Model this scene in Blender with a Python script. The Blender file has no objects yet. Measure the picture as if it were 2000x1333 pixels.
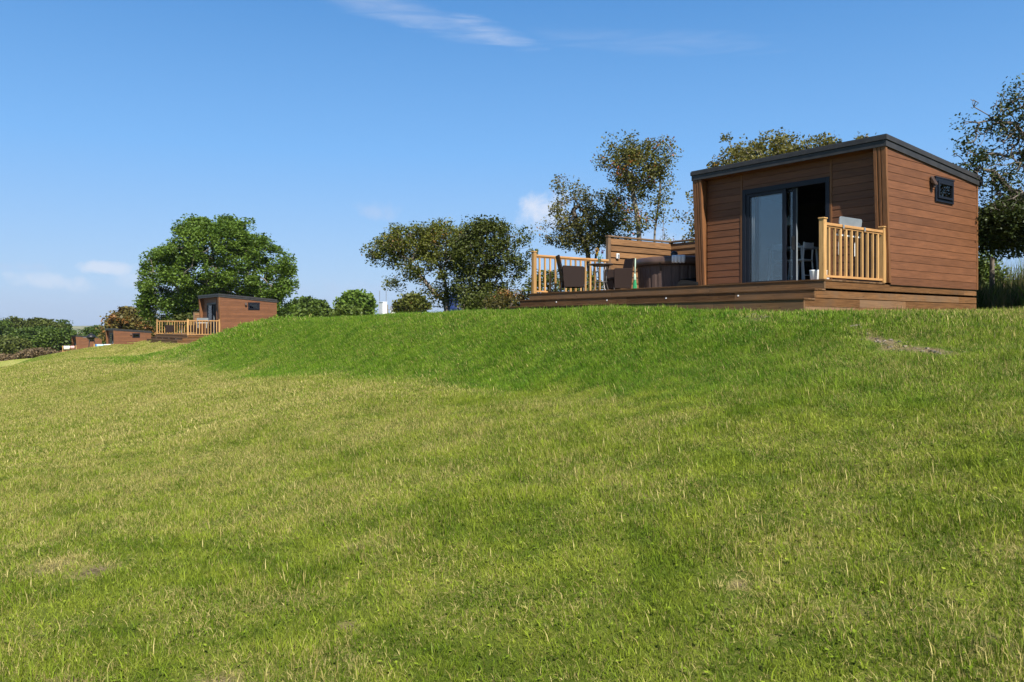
import bpy, math, random
import numpy as np
from mathutils import Vector
R = math.radians
C = bpy.context.scene.collection
sc = bpy.context.scene

# ------------------------------------------------------------------ camera
cam_d = bpy.data.cameras.new('camera'); cam = bpy.data.objects.new('camera', cam_d); C.objects.link(cam)
cam_d.sensor_width = 36; cam_d.lens = 36*1550/2000; cam_d.shift_y = -0.01575
cam_d.clip_start = 0.05; cam_d.clip_end = 20000
cam.location = (0, 0, 0); cam.rotation_euler = (R(90), 0, 0)      # eye height is z = 0 in this scene
sc.camera = cam
# ------------------------------------------------------------------ sky, sun, exposure
SUN_EL, SUN_AZ = R(47), math.atan2(0.36, -0.93)                    # clockwise from +Y
sc.view_settings.view_transform = 'Standard'; sc.view_settings.look = 'None'
sc.view_settings.exposure = 0.9; sc.view_settings.gamma = 1
sd = bpy.data.lights.new('sun', 'SUN'); sun = bpy.data.objects.new('sun', sd); C.objects.link(sun)
sd.energy = 5.0; sd.angle = R(0.53); sd.color = (1, .95, .87)
sdir = Vector((math.sin(SUN_AZ)*math.cos(SUN_EL), math.cos(SUN_AZ)*math.cos(SUN_EL), math.sin(SUN_EL)))
sun.rotation_euler = sdir.to_track_quat('Z', 'Y').to_euler(); sun.location = (20, -40, 50)

class NT:
    """tiny node builder"""
    def __init__(s, nt): s.t = nt; s.n = nt.nodes; s.l = nt.links
    def __call__(s, typ, ins=None, **kw):
        n = s.n.new(typ)
        for k, v in kw.items(): setattr(n, k, v)
        for k, v in (ins or {}).items(): s.put(n.inputs[k], v)
        return n
    def put(s, sock, v):
        if isinstance(v, bpy.types.NodeSocket): s.l.new(v, sock)
        else: sock.default_value = v
    def m(s, op, a, b=None, c=None, clamp=False):
        n = s.n.new('ShaderNodeMath'); n.operation = op; n.use_clamp = clamp
        for i, v in enumerate((a, b, c)):
            if v is not None: s.put(n.inputs[i], v)
        return n.outputs[0]
    def mix(s, f, a, b, mode='MIX'):
        n = s.n.new('ShaderNodeMix'); n.data_type = 'RGBA'; n.blend_type = mode
        s.put(n.inputs[0], f); s.put(n.inputs[6], a); s.put(n.inputs[7], b)
        return n.outputs[2]
    def ss(s, v, a, b, lo=0., hi=1.):
        n = s.n.new('ShaderNodeMapRange'); n.interpolation_type = 'SMOOTHSTEP'
        for k, x in zip(range(5), (v, a, b, lo, hi)): s.put(n.inputs[k], x)
        return n.outputs[0]

w = bpy.data.worlds.new('World'); sc.world = w; w.use_nodes = True
w.node_tree.nodes.clear(); q = NT(w.node_tree)
sky = q('ShaderNodeTexSky', sky_type='NISHITA', sun_disc=False, sun_elevation=SUN_EL, sun_rotation=SUN_AZ,
        altitude=60, air_density=1.1, dust_density=0.5, ozone_density=2.6)
tc = q('ShaderNodeTexCoord'); sep = q('ShaderNodeSeparateXYZ', {0: tc.outputs['Generated']})
az = q.m('ARCTAN2', sep.outputs[0], sep.outputs[1]); el = q.m('ARCSINE', sep.outputs[2])
ramp = q('ShaderNodeValToRGB', {0: el}); cr_ = ramp.color_ramp; K = 1/(.105*2**.9)
for i, (p_, c_) in enumerate(((0., (.36, .52, .80)), (.05, (.325, .525, .85)), (.21, (.165, .44, .89)), (.39, (.070, .285, .69)), (.75, (.035, .125, .34)), (1., (.025, .09, .25)))):
    e_ = cr_.elements[i] if i < 2 else cr_.elements.new(p_)
    e_.position = p_; e_.color = (*c_, 1)
rsc = q('ShaderNodeVectorMath', {0: ramp.outputs[0], 1: (K, K, K)}, operation='MULTIPLY').outputs[0]
skyc = q.mix(.85, sky.outputs[0], rsc)
cv = q('ShaderNodeCombineXYZ', {0: az, 1: el})
n1 = q('ShaderNodeTexNoise', {'Vector': cv.outputs[0], 'Scale': 38, 'Detail': 7, 'Roughness': .62, 'Distortion': .3}).outputs[0]
mp = q('ShaderNodeMapping', {0: cv.outputs[0], 'Rotation': (0, 0, R(14)), 'Scale': (7, 60, 1)})
n2 = q('ShaderNodeTexNoise', {'Vector': mp.outputs[0], 'Scale': 1.4, 'Detail': 6, 'Roughness': .6, 'Distortion': .6}).outputs[0]
def az_el(x, y):
    d = Vector(((x-1000)/1550, 1, (635-y)/1550)).normalized()
    return math.atan2(d.x, d.y), math.asin(d.z)
def cloud(col, x, y, wx, wy, rot, amt, noise, nlo, nhi, ccol):
    a0, e0 = az_el(x, y); c, s_ = math.cos(R(rot)), math.sin(R(rot))
    da = q.m('SUBTRACT', az, a0); de = q.m('SUBTRACT', el, e0)
    uu = q.m('MULTIPLY', q.m('ADD', q.m('MULTIPLY', da, c), q.m('MULTIPLY', de, s_)), 1550/wx)
    vv = q.m('MULTIPLY', q.m('SUBTRACT', q.m('MULTIPLY', de, c), q.m('MULTIPLY', da, s_)), 1550/wy)
    r2 = q.m('ADD', q.m('MULTIPLY', uu, uu), q.m('MULTIPLY', vv, vv))
    f = q.m('MULTIPLY', q.ss(q.m('SUBTRACT', noise, q.m('MULTIPLY', r2, .42)), nlo, nhi), amt)
    return q.mix(f, col, ccol)
W_ = (4.3, 4.45, 4.9, 1); G_ = (2.9, 3.4, 4.5, 1)
col = skyc
for a in ((745, 8, 330, 34, -12, .30, n2, .10, .85, W_), (960, 64, 110, 22, -16, .26, n2, .08, .8, W_), (1290, 84, 300, 26, -5, .12, n2, .1, .85, W_),
          (1062, 412, 70, 50, 10, .75, n1, .12, .62, W_), (1250, 478, 160, 40, 0, .4, n1, .25, .6, W_), (740, 412, 60, 24, -6, .4, n1, .12, .62, G_),
          (105, 549, 88, 19, -6, .42, n1, .16, .62, W_), (208, 523, 60, 16, 0, .55, n1, .15, .55, W_), (272, 545, 56, 24, 8, .36, n1, .16, .62, W_),
          (120, 590, 520, 32, 0, .12, n1, .2, .7, G_), (690, 570, 260, 40, 0, .22, n1, .25, .7, G_), (40, 520, 90, 12, 0, .3, n1, .25, .55, G_)):
    col = cloud(col, *a)
bg = q('ShaderNodeBackground', {0: col, 1: 0.105}); q.l.new(bg.outputs[0], q('ShaderNodeOutputWorld').inputs[0])

# ------------------------------------------------------------------ frame of the cabins: local x = s (into the hill), y = t (along the front)
TH = math.atan2(.609, .793)
VX, VY = math.cos(TH), math.sin(TH)
P0 = (5.37, 13.64)
def st(x, y):
    dx, dy = x-P0[0], y-P0[1]
    return dx*VX+dy*VY, -dx*VY+dy*VX
def L(s, t): return (P0[0]+s*VX-t*VY, P0[1]+s*VY+t*VX)

# ------------------------------------------------------------------ numpy helpers
def _h(ix, iy, k=0):
    n = (ix.astype(np.int64)*374761393 + iy.astype(np.int64)*668265263 + k*982451653) & 0xffffffff
    n = ((n ^ (n >> 13))*1274126177) & 0xffffffff
    return ((n ^ (n >> 16)) & 0xffffff)/float(0xffffff)
def vnoise(x, y, k=0):
    x = np.asarray(x, float); y = np.asarray(y, float)
    ix, iy = np.floor(x), np.floor(y); fx, fy = x-ix, y-iy
    fx = fx*fx*(3-2*fx); fy = fy*fy*(3-2*fy)
    a, b, c, d = _h(ix, iy, k), _h(ix+1, iy, k), _h(ix, iy+1, k), _h(ix+1, iy+1, k)
    return (a*(1-fx)+b*fx)*(1-fy)+(c*(1-fx)+d*fx)*fy
def fbm(x, y, sc_=1., o=4, k=0):
    x = np.asarray(x, float); y = np.asarray(y, float)
    r = 0; a = .5; t = 0
    for i in range(o):
        r = r+a*vnoise(x*sc_*2**i+17.3*i, y*sc_*2**i+9.1*i, k+i); t += a; a *= .5
    return r/t
def sm(v, a, b):
    f = np.clip((np.asarray(v, float)-a)/(b-a), 0, 1); return f*f*(3-2*f)

PADS = [(-21.2, 51.8, -1.22), (-46.8, 88.8, -3.72), (-75.8, 133.8, -5.1)]
def terrain(x, y, detail=True):
    x = np.asarray(x, float); y = np.asarray(y, float)
    s, t = st(x, y); d = np.hypot(x, y)
    k = np.clip(s+10.4, -40, 60)
    rise = np.where(k < 3.4, .155*k, .155*3.4+.155*2.0*(1-np.exp(-np.maximum(k-3.4, 0)/2.0)))
    rise = np.where(k < 0, .07*k, rise)
    z = -1.62+rise-.02*(np.clip(t, -30, 150)+4.8)
    z = z-1.0*sm(t, 72, 95)-.004*np.maximum(t-95, 0)
    # long bank the first cabin stands on
    T = 1-sm(t, 21, 37); lo = -5.3-2.2*(1-sm(t, -5, 1.5)); hi = -1.25+3.5*(1-sm(t, -5, 1))
    S = sm(s, lo, hi)
    top = .18+.11*sm(t, .3, 3.2)-.013*np.maximum(t-9, 0)*(t < 60)+.03*np.clip(s-6, 0, 8)*(1-sm(t, 2, 10))
    top = np.where(t < 0, .18+(.02*np.maximum(-t, 0)*sm(s, -1, 4)+.05*np.clip(s-3, 0, 10))*sm(-t, 1.0, 3.5), top)
    z = z+(np.maximum(top, z)-z)*S*T
    # small banks of the lower pitches
    z = z-sm(t, 40, 72)*(.35+1.5*(1-sm(s, -10, 4)))
    z = z+.85*np.exp(-(((t-73)/6.5)**2+((s-3.5)/5)**2))
    z = z+.75*np.exp(-(((t-86)/12)**2+((s+1.5)/3.0)**2))
    for (px, py, pz) in PADS:
        dx, dy = x-px, y-py; ps = dx*VX+dy*VY; pt = -dx*VY+dy*VX
        wgt = sm(ps, -3.5, -.8)*(1-sm(ps, 6.5, 10))*sm(pt, -3, -.3)*(1-sm(pt, 8.3, 11)); z = z+(pz-.06-z)*wgt
    # land falls away behind the hedge line, far hills rise again
    z = z-12*sm(d, 170, 520)-22*sm(d, 500, 900)*1.0
    far = sm(d, 1100, 2600)
    z = z+far*(33+.024*np.clip(t, 0, 4000)*.167+16*(fbm(x, y, 1/600., 3, 5)-.5))
    if detail:
        near = np.exp(-(d/60)**2)
        z = z+(fbm(x, y, .33, 2, 2)-.5)*.15*near
    return z
def gz(x, y): return float(terrain(np.array([x]), np.array([y]))[0])

def seg_d(x, y, a, b):
    ax, ay = a; bx, by = b; dx, dy = bx-ax, by-ay
    f = np.clip(((x-ax)*dx+(y-ay)*dy)/(dx*dx+dy*dy), 0, 1)
    return np.hypot(x-ax-f*dx, y-ay-f*dy)
SCAR = [((4.88, 11.4), (4.92, 10.9)), ((4.92, 10.9), (4.86, 10.05)), ((4.86, 10.05), (5.2, 9.3)), ((3.55, 14.4), (4.0, 14.0)), ((2.9, 14.5), (3.3, 14.3)), ((3.95, 13.1), (4.0, 12.7))]
SPOTS = [(-1.11, 5.55, .07), (-2.15, 3.85, .10), (-1.41, 3.72, .12), (1.25, 4.31, .06), (-3.3, 5.69, .16), (-.9, 4.35, .06), (-2.9, 5.5, .12), (.9, 6.3, .07), (2.3, 5.2, .06)]
def grass_maps(x, y):
    """lush 0..1, dry 0..1, bare 0..1"""
    s, t = st(x, y)
    wob = (fbm(x, y, .35, 3, 21)-.5)+.55*(fbm(x, y, 1.4, 3, 23)-.5)
    lo = -5.4+1.7*wob*2+.9*(1-sm(t, -3, 3))
    lush = sm(s, lo-.5, lo+1.0)*(1-sm(s, -.9, .2)*(t < 9)*.45)*(1-sm(t, 36, 39))*(.45+.55*sm(t, -4.5, 1.0))
    lush2 = np.exp(-(((t-86)/15)**2+((s+3.2)/3.0)**2))
    lush = np.clip(lush+lush2, 0, 1)
    dry = .215+.55*(fbm(x, y, .42, 4, 31)-.5)+.75*(fbm(x, y, 2.3, 3, 41)-.5)+.25*sm(np.hypot(x, y), 6, 15)
    dry = dry*(1-.8*lush)
    bare = np.zeros_like(x)
    for i, (a, b) in enumerate(SCAR):
        wd = .14 if i < 3 else .22
        dd = seg_d(x, y, a, b)+(fbm(x, y, 3.1, 3, 51)-.5)*.34
        bare = np.maximum(bare, (1-sm(dd, wd*.35, wd))*(.85 if i < 3 else .6))
    for (ax, ay, r_) in SPOTS:
        dd = np.hypot(x-ax, y-ay)/r_+(fbm(x, y, 6, 3, 55)-.5)*1.3
        bare = np.maximum(bare, .8*(1-sm(dd, .35, 1.0))); dry = np.maximum(dry, .85*(1-sm(dd, .8, 2.0)))
    dry = np.clip(dry+bare*.5, 0, 1)
    return lush, dry, bare

# ------------------------------------------------------------------ materials
def mat(name):
    m = bpy.data.materials.new(name); m.use_nodes = True; m.node_tree.nodes.clear()
    k = NT(m.node_tree); out = k('ShaderNodeOutputMaterial'); return m, k, out
def sc4(c, f=1.): return (c[0]*f, c[1]*f, c[2]*f, 1)
def plain(name, c, rough=.6, var=.18, scale=6., bump=.0, metal=0., tone=0., spec=.4, stretch=(1, 1, 1), alpha=None):
    m, k, out = mat(name)
    tcn = k('ShaderNodeTexCoord'); mpn = k('ShaderNodeMapping', {0: tcn.outputs['Object'], 'Scale': stretch})
    nz = k('ShaderNodeTexNoise', {'Vector': mpn.outputs[0], 'Scale': scale, 'Detail': 6, 'Roughness': .6}).outputs[0]
    f = k.ss(nz, .28, .72)
    cc = k.mix(f, sc4(c, 1-var), sc4(c, 1+var))
    if tone:
        ta = k('ShaderNodeAttribute', attribute_name='tone').outputs['Fac']
        cc = k.mix(1., cc, k('ShaderNodeCombineColor', {0: k.m('MULTIPLY_ADD', ta, 2*tone, 1-tone), 1: k.m('MULTIPLY_ADD', ta, 2*tone, 1-tone), 2: k.m('MULTIPLY_ADD', ta, 2*tone, 1-tone)}).outputs[0], 'MULTIPLY')
    p = k('ShaderNodeBsdfPrincipled', {'Base Color': cc, 'Metallic': metal, 'Specular IOR Level': spec,
          'Roughness': k.m('MULTIPLY_ADD', nz, .2, rough-.1)})
    if bump:
        k.put(p.inputs['Normal'], k('ShaderNodeBump', {'Strength': bump, 'Distance': .01, 'Height': nz}).outputs[0])
    k.l.new(p.outputs[0], out.inputs[0]); return m
def wood(name, c1, c2, tone=.25, rough=.65, grain=1., knots=0., weather=None, spec=.3, along='xy'):
    """timber: fine grain runs along the horizontal (or z) axis"""
    m, k, out = mat(name)
    tcn = k('ShaderNodeTexCoord'); oi = k('ShaderNodeObjectInfo')
    ta = k('ShaderNodeAttribute', attribute_name='tone').outputs['Fac']
    off = k('ShaderNodeVectorMath', {0: tcn.outputs['Object'], 1: k('ShaderNodeCombineXYZ', {0: k.m('MULTIPLY', ta, 37.), 1: k.m('MULTIPLY', ta, 53.)}).outputs[0]}, operation='ADD')
    st_ = (1.3, 1.3, 34) if along == 'xy' else (34, 34, 1.3)
    mpn = k('ShaderNodeMapping', {0: off.outputs[0], 'Scale': st_})
    n = k('ShaderNodeTexNoise', {'Vector': mpn.outputs[0], 'Scale': 2.2*grain, 'Detail': 7, 'Roughness': .65, 'Distortion': .5}).outputs[0]
    big = k('ShaderNodeTexNoise', {'Vector': off.outputs[0], 'Scale': 1.7, 'Detail': 4}).outputs[0]
    cc = k.mix(k.ss(n, .3, .7), sc4(c1), sc4(c2))
    lum = k.m('MULTIPLY_ADD', ta, 2*tone, 1-tone); lum = k.m('MULTIPLY', lum, k.m('MULTIPLY_ADD', big, .5, .75))
    if weather:
        wn = k('ShaderNodeTexNoise', {'Vector': off.outputs[0], 'Scale': 1.1, 'Detail': 5, 'Roughness': .6}).outputs[0]
        cc = k.mix(k.m('MULTIPLY', k.ss(k.m('MULTIPLY_ADD', ta, .35, wn), .55, .85), .65), cc, sc4(weather))
    if knots:
        vo = k('ShaderNodeTexVoronoi', {'Vector': k('ShaderNodeMapping', {0: off.outputs[0], 'Scale': (2.2, 2.2, 6) if along == 'xy' else (7, 7, 2.0)}).outputs[0], 'Scale': 1.6})
        kn = k.ss(vo.outputs[0], .05, .13, 1., 0.)
        cc = k.mix(k.m('MULTIPLY', kn, knots), cc, sc4(c1, .35))
    cc = k.mix(1., cc, k('ShaderNodeCombineColor', {0: lum, 1: lum, 2: lum}).outputs[0], 'MULTIPLY')
    p = k('ShaderNodeBsdfPrincipled', {'Base Color': cc, 'Roughness': k.m('MULTIPLY_ADD', n, .25, rough-.12), 'Specular IOR Level': spec})
    k.put(p.inputs['Normal'], k('ShaderNodeBump', {'Strength': .35, 'Distance': .004, 'Height': n}).outputs[0])
    k.l.new(p.outputs[0], out.inputs[0]); return m
def leaf(name, c1, c2, trans=.3, accent=None, acc_at=.93, rough=.5):
    m, k, out = mat(name)
    ta = k('ShaderNodeAttribute', attribute_name='tone').outputs['Fac']
    cc = k.mix(ta, sc4(c1), sc4(c2))
    if accent: cc = k.mix(k.ss(ta, acc_at, acc_at+.02), cc, sc4(accent))
    p = k('ShaderNodeBsdfPrincipled', {'Base Color': cc, 'Roughness': rough, 'Specular IOR Level': .2})
    tr = k('ShaderNodeBsdfTranslucent', {0: k.mix(.5, cc, (c2[0]*1.3, c2[1]*1.25, c2[2]*.6, 1))})
    mx = k('ShaderNodeMixShader', {0: trans, 1: p.outputs[0], 2: tr.outputs[0]})
    k.l.new(mx.outputs[0], out.inputs[0]); return m
def grassmat(name, ground=False, tall=False):
    m, k, out = mat(name)
    geo = k('ShaderNodeNewGeometry')
    if ground:
        at_ = lambda n: k('ShaderNodeAttribute', attribute_name=n).outputs['Fac']
        rnd = k('ShaderNodeTexNoise', {'Vector': geo.outputs['Position'], 'Scale': 26, 'Detail': 6, 'Roughness': .8}).outputs[0]
        rnd = k.ss(rnd, .34, .66)
    else:
        at_ = lambda n: k('ShaderNodeAttribute', attribute_name=n, attribute_type='INSTANCER').outputs['Fac']
        rnd = k('ShaderNodeAttribute', attribute_name='tone').outputs['Fac']
    lush, dry = at_('lush'), at_('dry')
    mid = k('ShaderNodeTexNoise', {'Vector': geo.outputs['Position'], 'Scale': 2.6, 'Detail': 5, 'Roughness': .65}).outputs[0]
    tuft = k.ss(mid, .35, .68)
    g_n = k.mix(tuft, (.104, .160, .009, 1), (.238, .288, .028, 1))
    g_l = k.mix(tuft, (.076, .166, .010, 1), (.162, .260, .020, 1))
    g = k.mix(lush, g_n, g_l)
    v = k.m('MULTIPLY_ADD', k.m('FRACT', k.m('MULTIPLY', rnd, 7.31)), .95, .5)
    g = k.mix(1., g, k('ShaderNodeCombineColor', {0: v, 1: v, 2: v}).outputs[0], 'MULTIPLY')
    straw = k.mix(k.m('FRACT', k.m('MULTIPLY', rnd, 13.7)), (.27, .225, .066, 1), (.55, .47, .18, 1))
    fs = k.ss(k.m('SUBTRACT', dry, rnd), -.03, .04)
    cc = k.mix(fs, g, straw)
    if ground:
        soil = k.mix(k.ss(rnd, .3, .7), (.075, .055, .03, 1), (.22, .165, .10, 1))
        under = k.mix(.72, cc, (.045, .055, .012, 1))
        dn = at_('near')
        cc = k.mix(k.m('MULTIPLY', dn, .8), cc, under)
        cc = k.mix(at_('bare'), cc, soil)
        # far fields: a patchwork of pasture and hedges
        vo = k('ShaderNodeTexVoronoi', {'Vector': geo.outputs['Position'], 'Scale': .0065}); vcol = k('ShaderNodeSeparateColor', {0: vo.outputs['Color']})
        ve = k('ShaderNodeTexVoronoi', {'Vector': geo.outputs['Position'], 'Scale': .0065}, feature='DISTANCE_TO_EDGE').outputs[0]
        fld = k.mix(vcol.outputs[0], (.09, .13, .04, 1), (.27, .25, .11, 1))
        fld = k.mix(k.ss(ve, .05, .09, 1., 0.), fld, (.022, .035, .014, 1))
        cc = k.mix(at_('far'), cc, fld)
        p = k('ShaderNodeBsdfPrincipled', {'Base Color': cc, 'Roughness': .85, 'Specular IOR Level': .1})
        fine = k('ShaderNodeTexNoise', {'Vector': geo.outputs['Position'], 'Scale': 9, 'Detail': 8, 'Roughness': .75}).outputs[0]
        k.put(p.inputs['Normal'], k('ShaderNodeBump', {'Strength': .8, 'Distance': .06, 'Height': fine}).outputs[0])
        k.l.new(p.outputs[0], out.inputs[0])
    else:
        p = k('ShaderNodeBsdfPrincipled', {'Base Color': cc, 'Roughness': .5, 'Specular IOR Level': .16})
        tr = k('ShaderNodeBsdfTranslucent', {0: cc})
        k.l.new(k('ShaderNodeMixShader', {0: .28, 1: p.outputs[0], 2: tr.outputs[0]}).outputs[0], out.inputs[0])
    return m
def glass(name, refl=.24, tint=(.8, .85, .87)):
    m, k, out = mat(name)
    fr = k('ShaderNodeFresnel', {0: 1.45}).outputs[0]
    f = k.m('ADD', fr, refl, clamp=True)
    mx = k('ShaderNodeMixShader', {0: f, 1: k('ShaderNodeBsdfTransparent', {0: sc4(tint)}).outputs[0], 2: k('ShaderNodeBsdfGlossy', {0: (.86, .81, .74, 1), 1: .015}).outputs[0]})
    k.l.new(mx.outputs[0], out.inputs[0]); return m
def weave(name, c):
    m, k, out = mat(name)
    tcn = k('ShaderNodeTexCoord')
    wv = k('ShaderNodeTexWave', {'Vector': tcn.outputs['Object'], 'Scale': 18, 'Distortion': 1.5}, bands_direction='Z').outputs[1]
    wv2 = k('ShaderNodeTexWave', {'Vector': tcn.outputs['Object'], 'Scale': 18, 'Distortion': 1.5}, bands_direction='DIAGONAL').outputs[1]
    f = k.m('MULTIPLY', wv, wv2)
    p = k('ShaderNodeBsdfPrincipled', {'Base Color': k.mix(f, sc4(c, .55), sc4(c, 1.4)), 'Roughness': .6, 'Specular IOR Level': .12})
    k.put(p.inputs['Normal'], k('ShaderNodeBump', {'Strength': .6, 'Distance': .006, 'Height': f}).outputs[0])
    k.l.new(p.outputs[0], out.inputs[0]); return m

M = dict(
    siding=wood('composite_siding', (.098, .039, .0160), (.165, .067, .0290), .18, .62, 1.0),
    trim=wood('composite_trim', (.120, .050, .018), (.195, .085, .032), .08, .6, 1.0, along='z'),
    roof=plain('roof_sheet', (.034, .035, .038), .5, .25, 3, .1, 0, spec=.25),
    fascia=plain('anthracite_fascia', (.034, .033, .034), .5, .2, 5, .1, spec=.25),
    frame=plain('dark_blue_grey_aluminium', (.008, .010, .016), .45, .12, 8, spec=.25),
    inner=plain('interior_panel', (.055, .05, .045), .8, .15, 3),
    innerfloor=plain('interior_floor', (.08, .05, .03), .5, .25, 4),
    glass=glass('door_glass', .06), winglass=glass('window_glass', .05, (.05, .055, .06)),
    step=wood('weathered_step_timber', (.080, .040, .017), (.185, .098, .042), .34, .75, 1.0, .6, weather=(.105, .068, .040), spec=.12),
    skirt=wood('skirting_timber', (.108, .052, .021), (.235, .115, .045), .36, .75, 1.0, .6, weather=(.14, .095, .06), spec=.12),
    rail=wood('pale_rail_timber', (.30, .165, .055), (.50, .290, .112), .30, .65, .9, .55, along='z'),
    railh=wood('pale_handrail_timber', (.31, .155, .052), (.48, .26, .10), .16, .65, .9, .4),
    screen=wood('screen_board_timber', (.112, .055, .021), (.22, .115, .047), .2, .7, .9, .6),
    screenpost=wood('screen_post_timber', (.11, .068, .04), (.19, .12, .07), .1, .7, .9, .3, along='z'),
    rattan=weave('brown_rattan', (.027, .0165, .0135)),
    chairmetal=plain('dull_metal_tube', (.19, .18, .17), .4, .15, 20, 0, .6),
    tabletop=plain('dark_table_top', (.05, .04, .036), .35, .2, 9),
    tubcover=plain('brown_vinyl_cover', (.078, .048, .036), .38, .22, 4, .25, spec=.45),
    tubside=wood('brown_tub_panel', (.062, .040, .032), (.105, .070, .057), .12, .55, .8, along='z'),
    lamp=plain('dark_brown_lamp', (.05, .028, .018), .5, .2, 8),
    black=plain('black_plastic', (.012, .012, .013), .45, .2, 8),
    matt=plain('matt_black_rubber', (.008, .008, .008), .9, .2, 8, spec=.05),
    white=plain('white_paint', (.78, .78, .76), .5, .05, 6),
    whitecloth=plain('white_cloth', (.74, .72, .70), .85, .08, 9, .4),
    greyplate=plain('grey_coated_steel', (.20, .225, .245), .38, .08, 6, 0, .1),
    green=plain('green_bristle', (.035, .30, .12), .6, .3, 40, .3),
    palegreen=plain('pale_green_handle', (.33, .43, .33), .5, .12, 10),
    stem=plain('green_stem', (.05, .16, .03), .6, .2, 20),
    yellow=plain('yellow_petal', (.80, .40, .02), .6, .2, 30), purple=plain('purple_petal', (.16, .06, .32), .6, .25, 30), seed=plain('brown_seed_head', (.06, .025, .012), .8, .3, 60),
    jar=glass('vase_glass', .06, (.75, .86, .82)),
    bark=plain('grey_bark', (.17, .145, .115), .9, .4, 5, .8, stretch=(1, 1, .3)), darkbark=plain('dark_bark', (.085, .07, .055), .9, .4, 5, .8, stretch=(1, 1, .3)),
    midbark=plain('brown_grey_bark', (.115, .095, .075), .9, .4, 5, .8, stretch=(1, 1, .3)),
    palebark=plain('lichen_bark', (.30, .275, .225), .9, .4, 5, .8, stretch=(1, 1, .3)),
    ash=leaf('ash_leaf', (.045, .092, .012), (.150, .225, .034), .32),
    haw=leaf('hawthorn_leaf', (.045, .060, .009), (.145, .155, .026), .26, (.22, .115, .03), .86),
    hawdark=leaf('dark_hawthorn_leaf', (.028, .044, .009), (.098, .112, .022), .22, (.17, .10, .03), .965),
    rowan=leaf('rowan_leaf', (.052, .066, .014), (.165, .155, .04), .28, (.40, .10, .025), .74),
    olive=leaf('olive_leaf', (.060, .066, .016), (.19, .17, .045), .28, (.24, .125, .03), .78),
    holly=leaf('dark_leaf', (.020, .034, .010), (.062, .080, .020), .18, (.12, .08, .04), .96),
    autumn=leaf('autumn_leaf', (.060, .060, .018), (.175, .135, .035), .25, (.21, .10, .028), .66),
    wood_leaf=leaf('woodland_leaf', (.027, .053, .009), (.092, .138, .020), .26),
    wood_leaf2=leaf('woodland_olive_leaf', (.045, .062, .012), (.120, .140, .028), .26),
    bracken=leaf('bracken_leaf', (.075, .05, .028), (.21, .15, .08), .2),
    bush=leaf('gorse_leaf', (.045, .075, .012), (.140, .190, .034), .24),
    blue=plain('blue_tarpaulin', (.012, .028, .12), .5, .3, 2, .3), bluetowel=plain('blue_towel', (.10, .25, .62), .9, .15, 9, .3), paleblue=plain('pale_blue_towel', (.38, .62, .80), .9, .12, 9, .3),
    pinktowel=plain('pink_towel', (.62, .36, .36), .9, .15, 9, .3),
    post=wood('grey_fence_post', (.10, .08, .06), (.22, .18, .14), .15, .85, .9, .4, along='z'),
    wire=plain('galvanised_wire', (.25, .25, .25), .5, .2, 20, 0, .6),
    stone=plain('pale_stone', (.20, .165, .125), .85, .3, 8, .5, tone=.3),
    render=plain('white_render_wall', (.72, .71, .68), .8, .08, 2), slate=plain('grey_slate', (.16, .17, .19), .7, .2, 4),
    ground=grassmat('turf', True), grass=grassmat('grass_blade'),
    tall=leaf('tall_grass_blade', (.055, .085, .018), (.20, .18, .07), .3, (.27, .19, .12), .8),
    nettle=leaf('nettle_leaf', (.06, .105, .02), (.13, .18, .04), .28),
    seedtop=plain('dock_seed_spike', (.20, .085, .05), .8, .3, 30),
)

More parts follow.
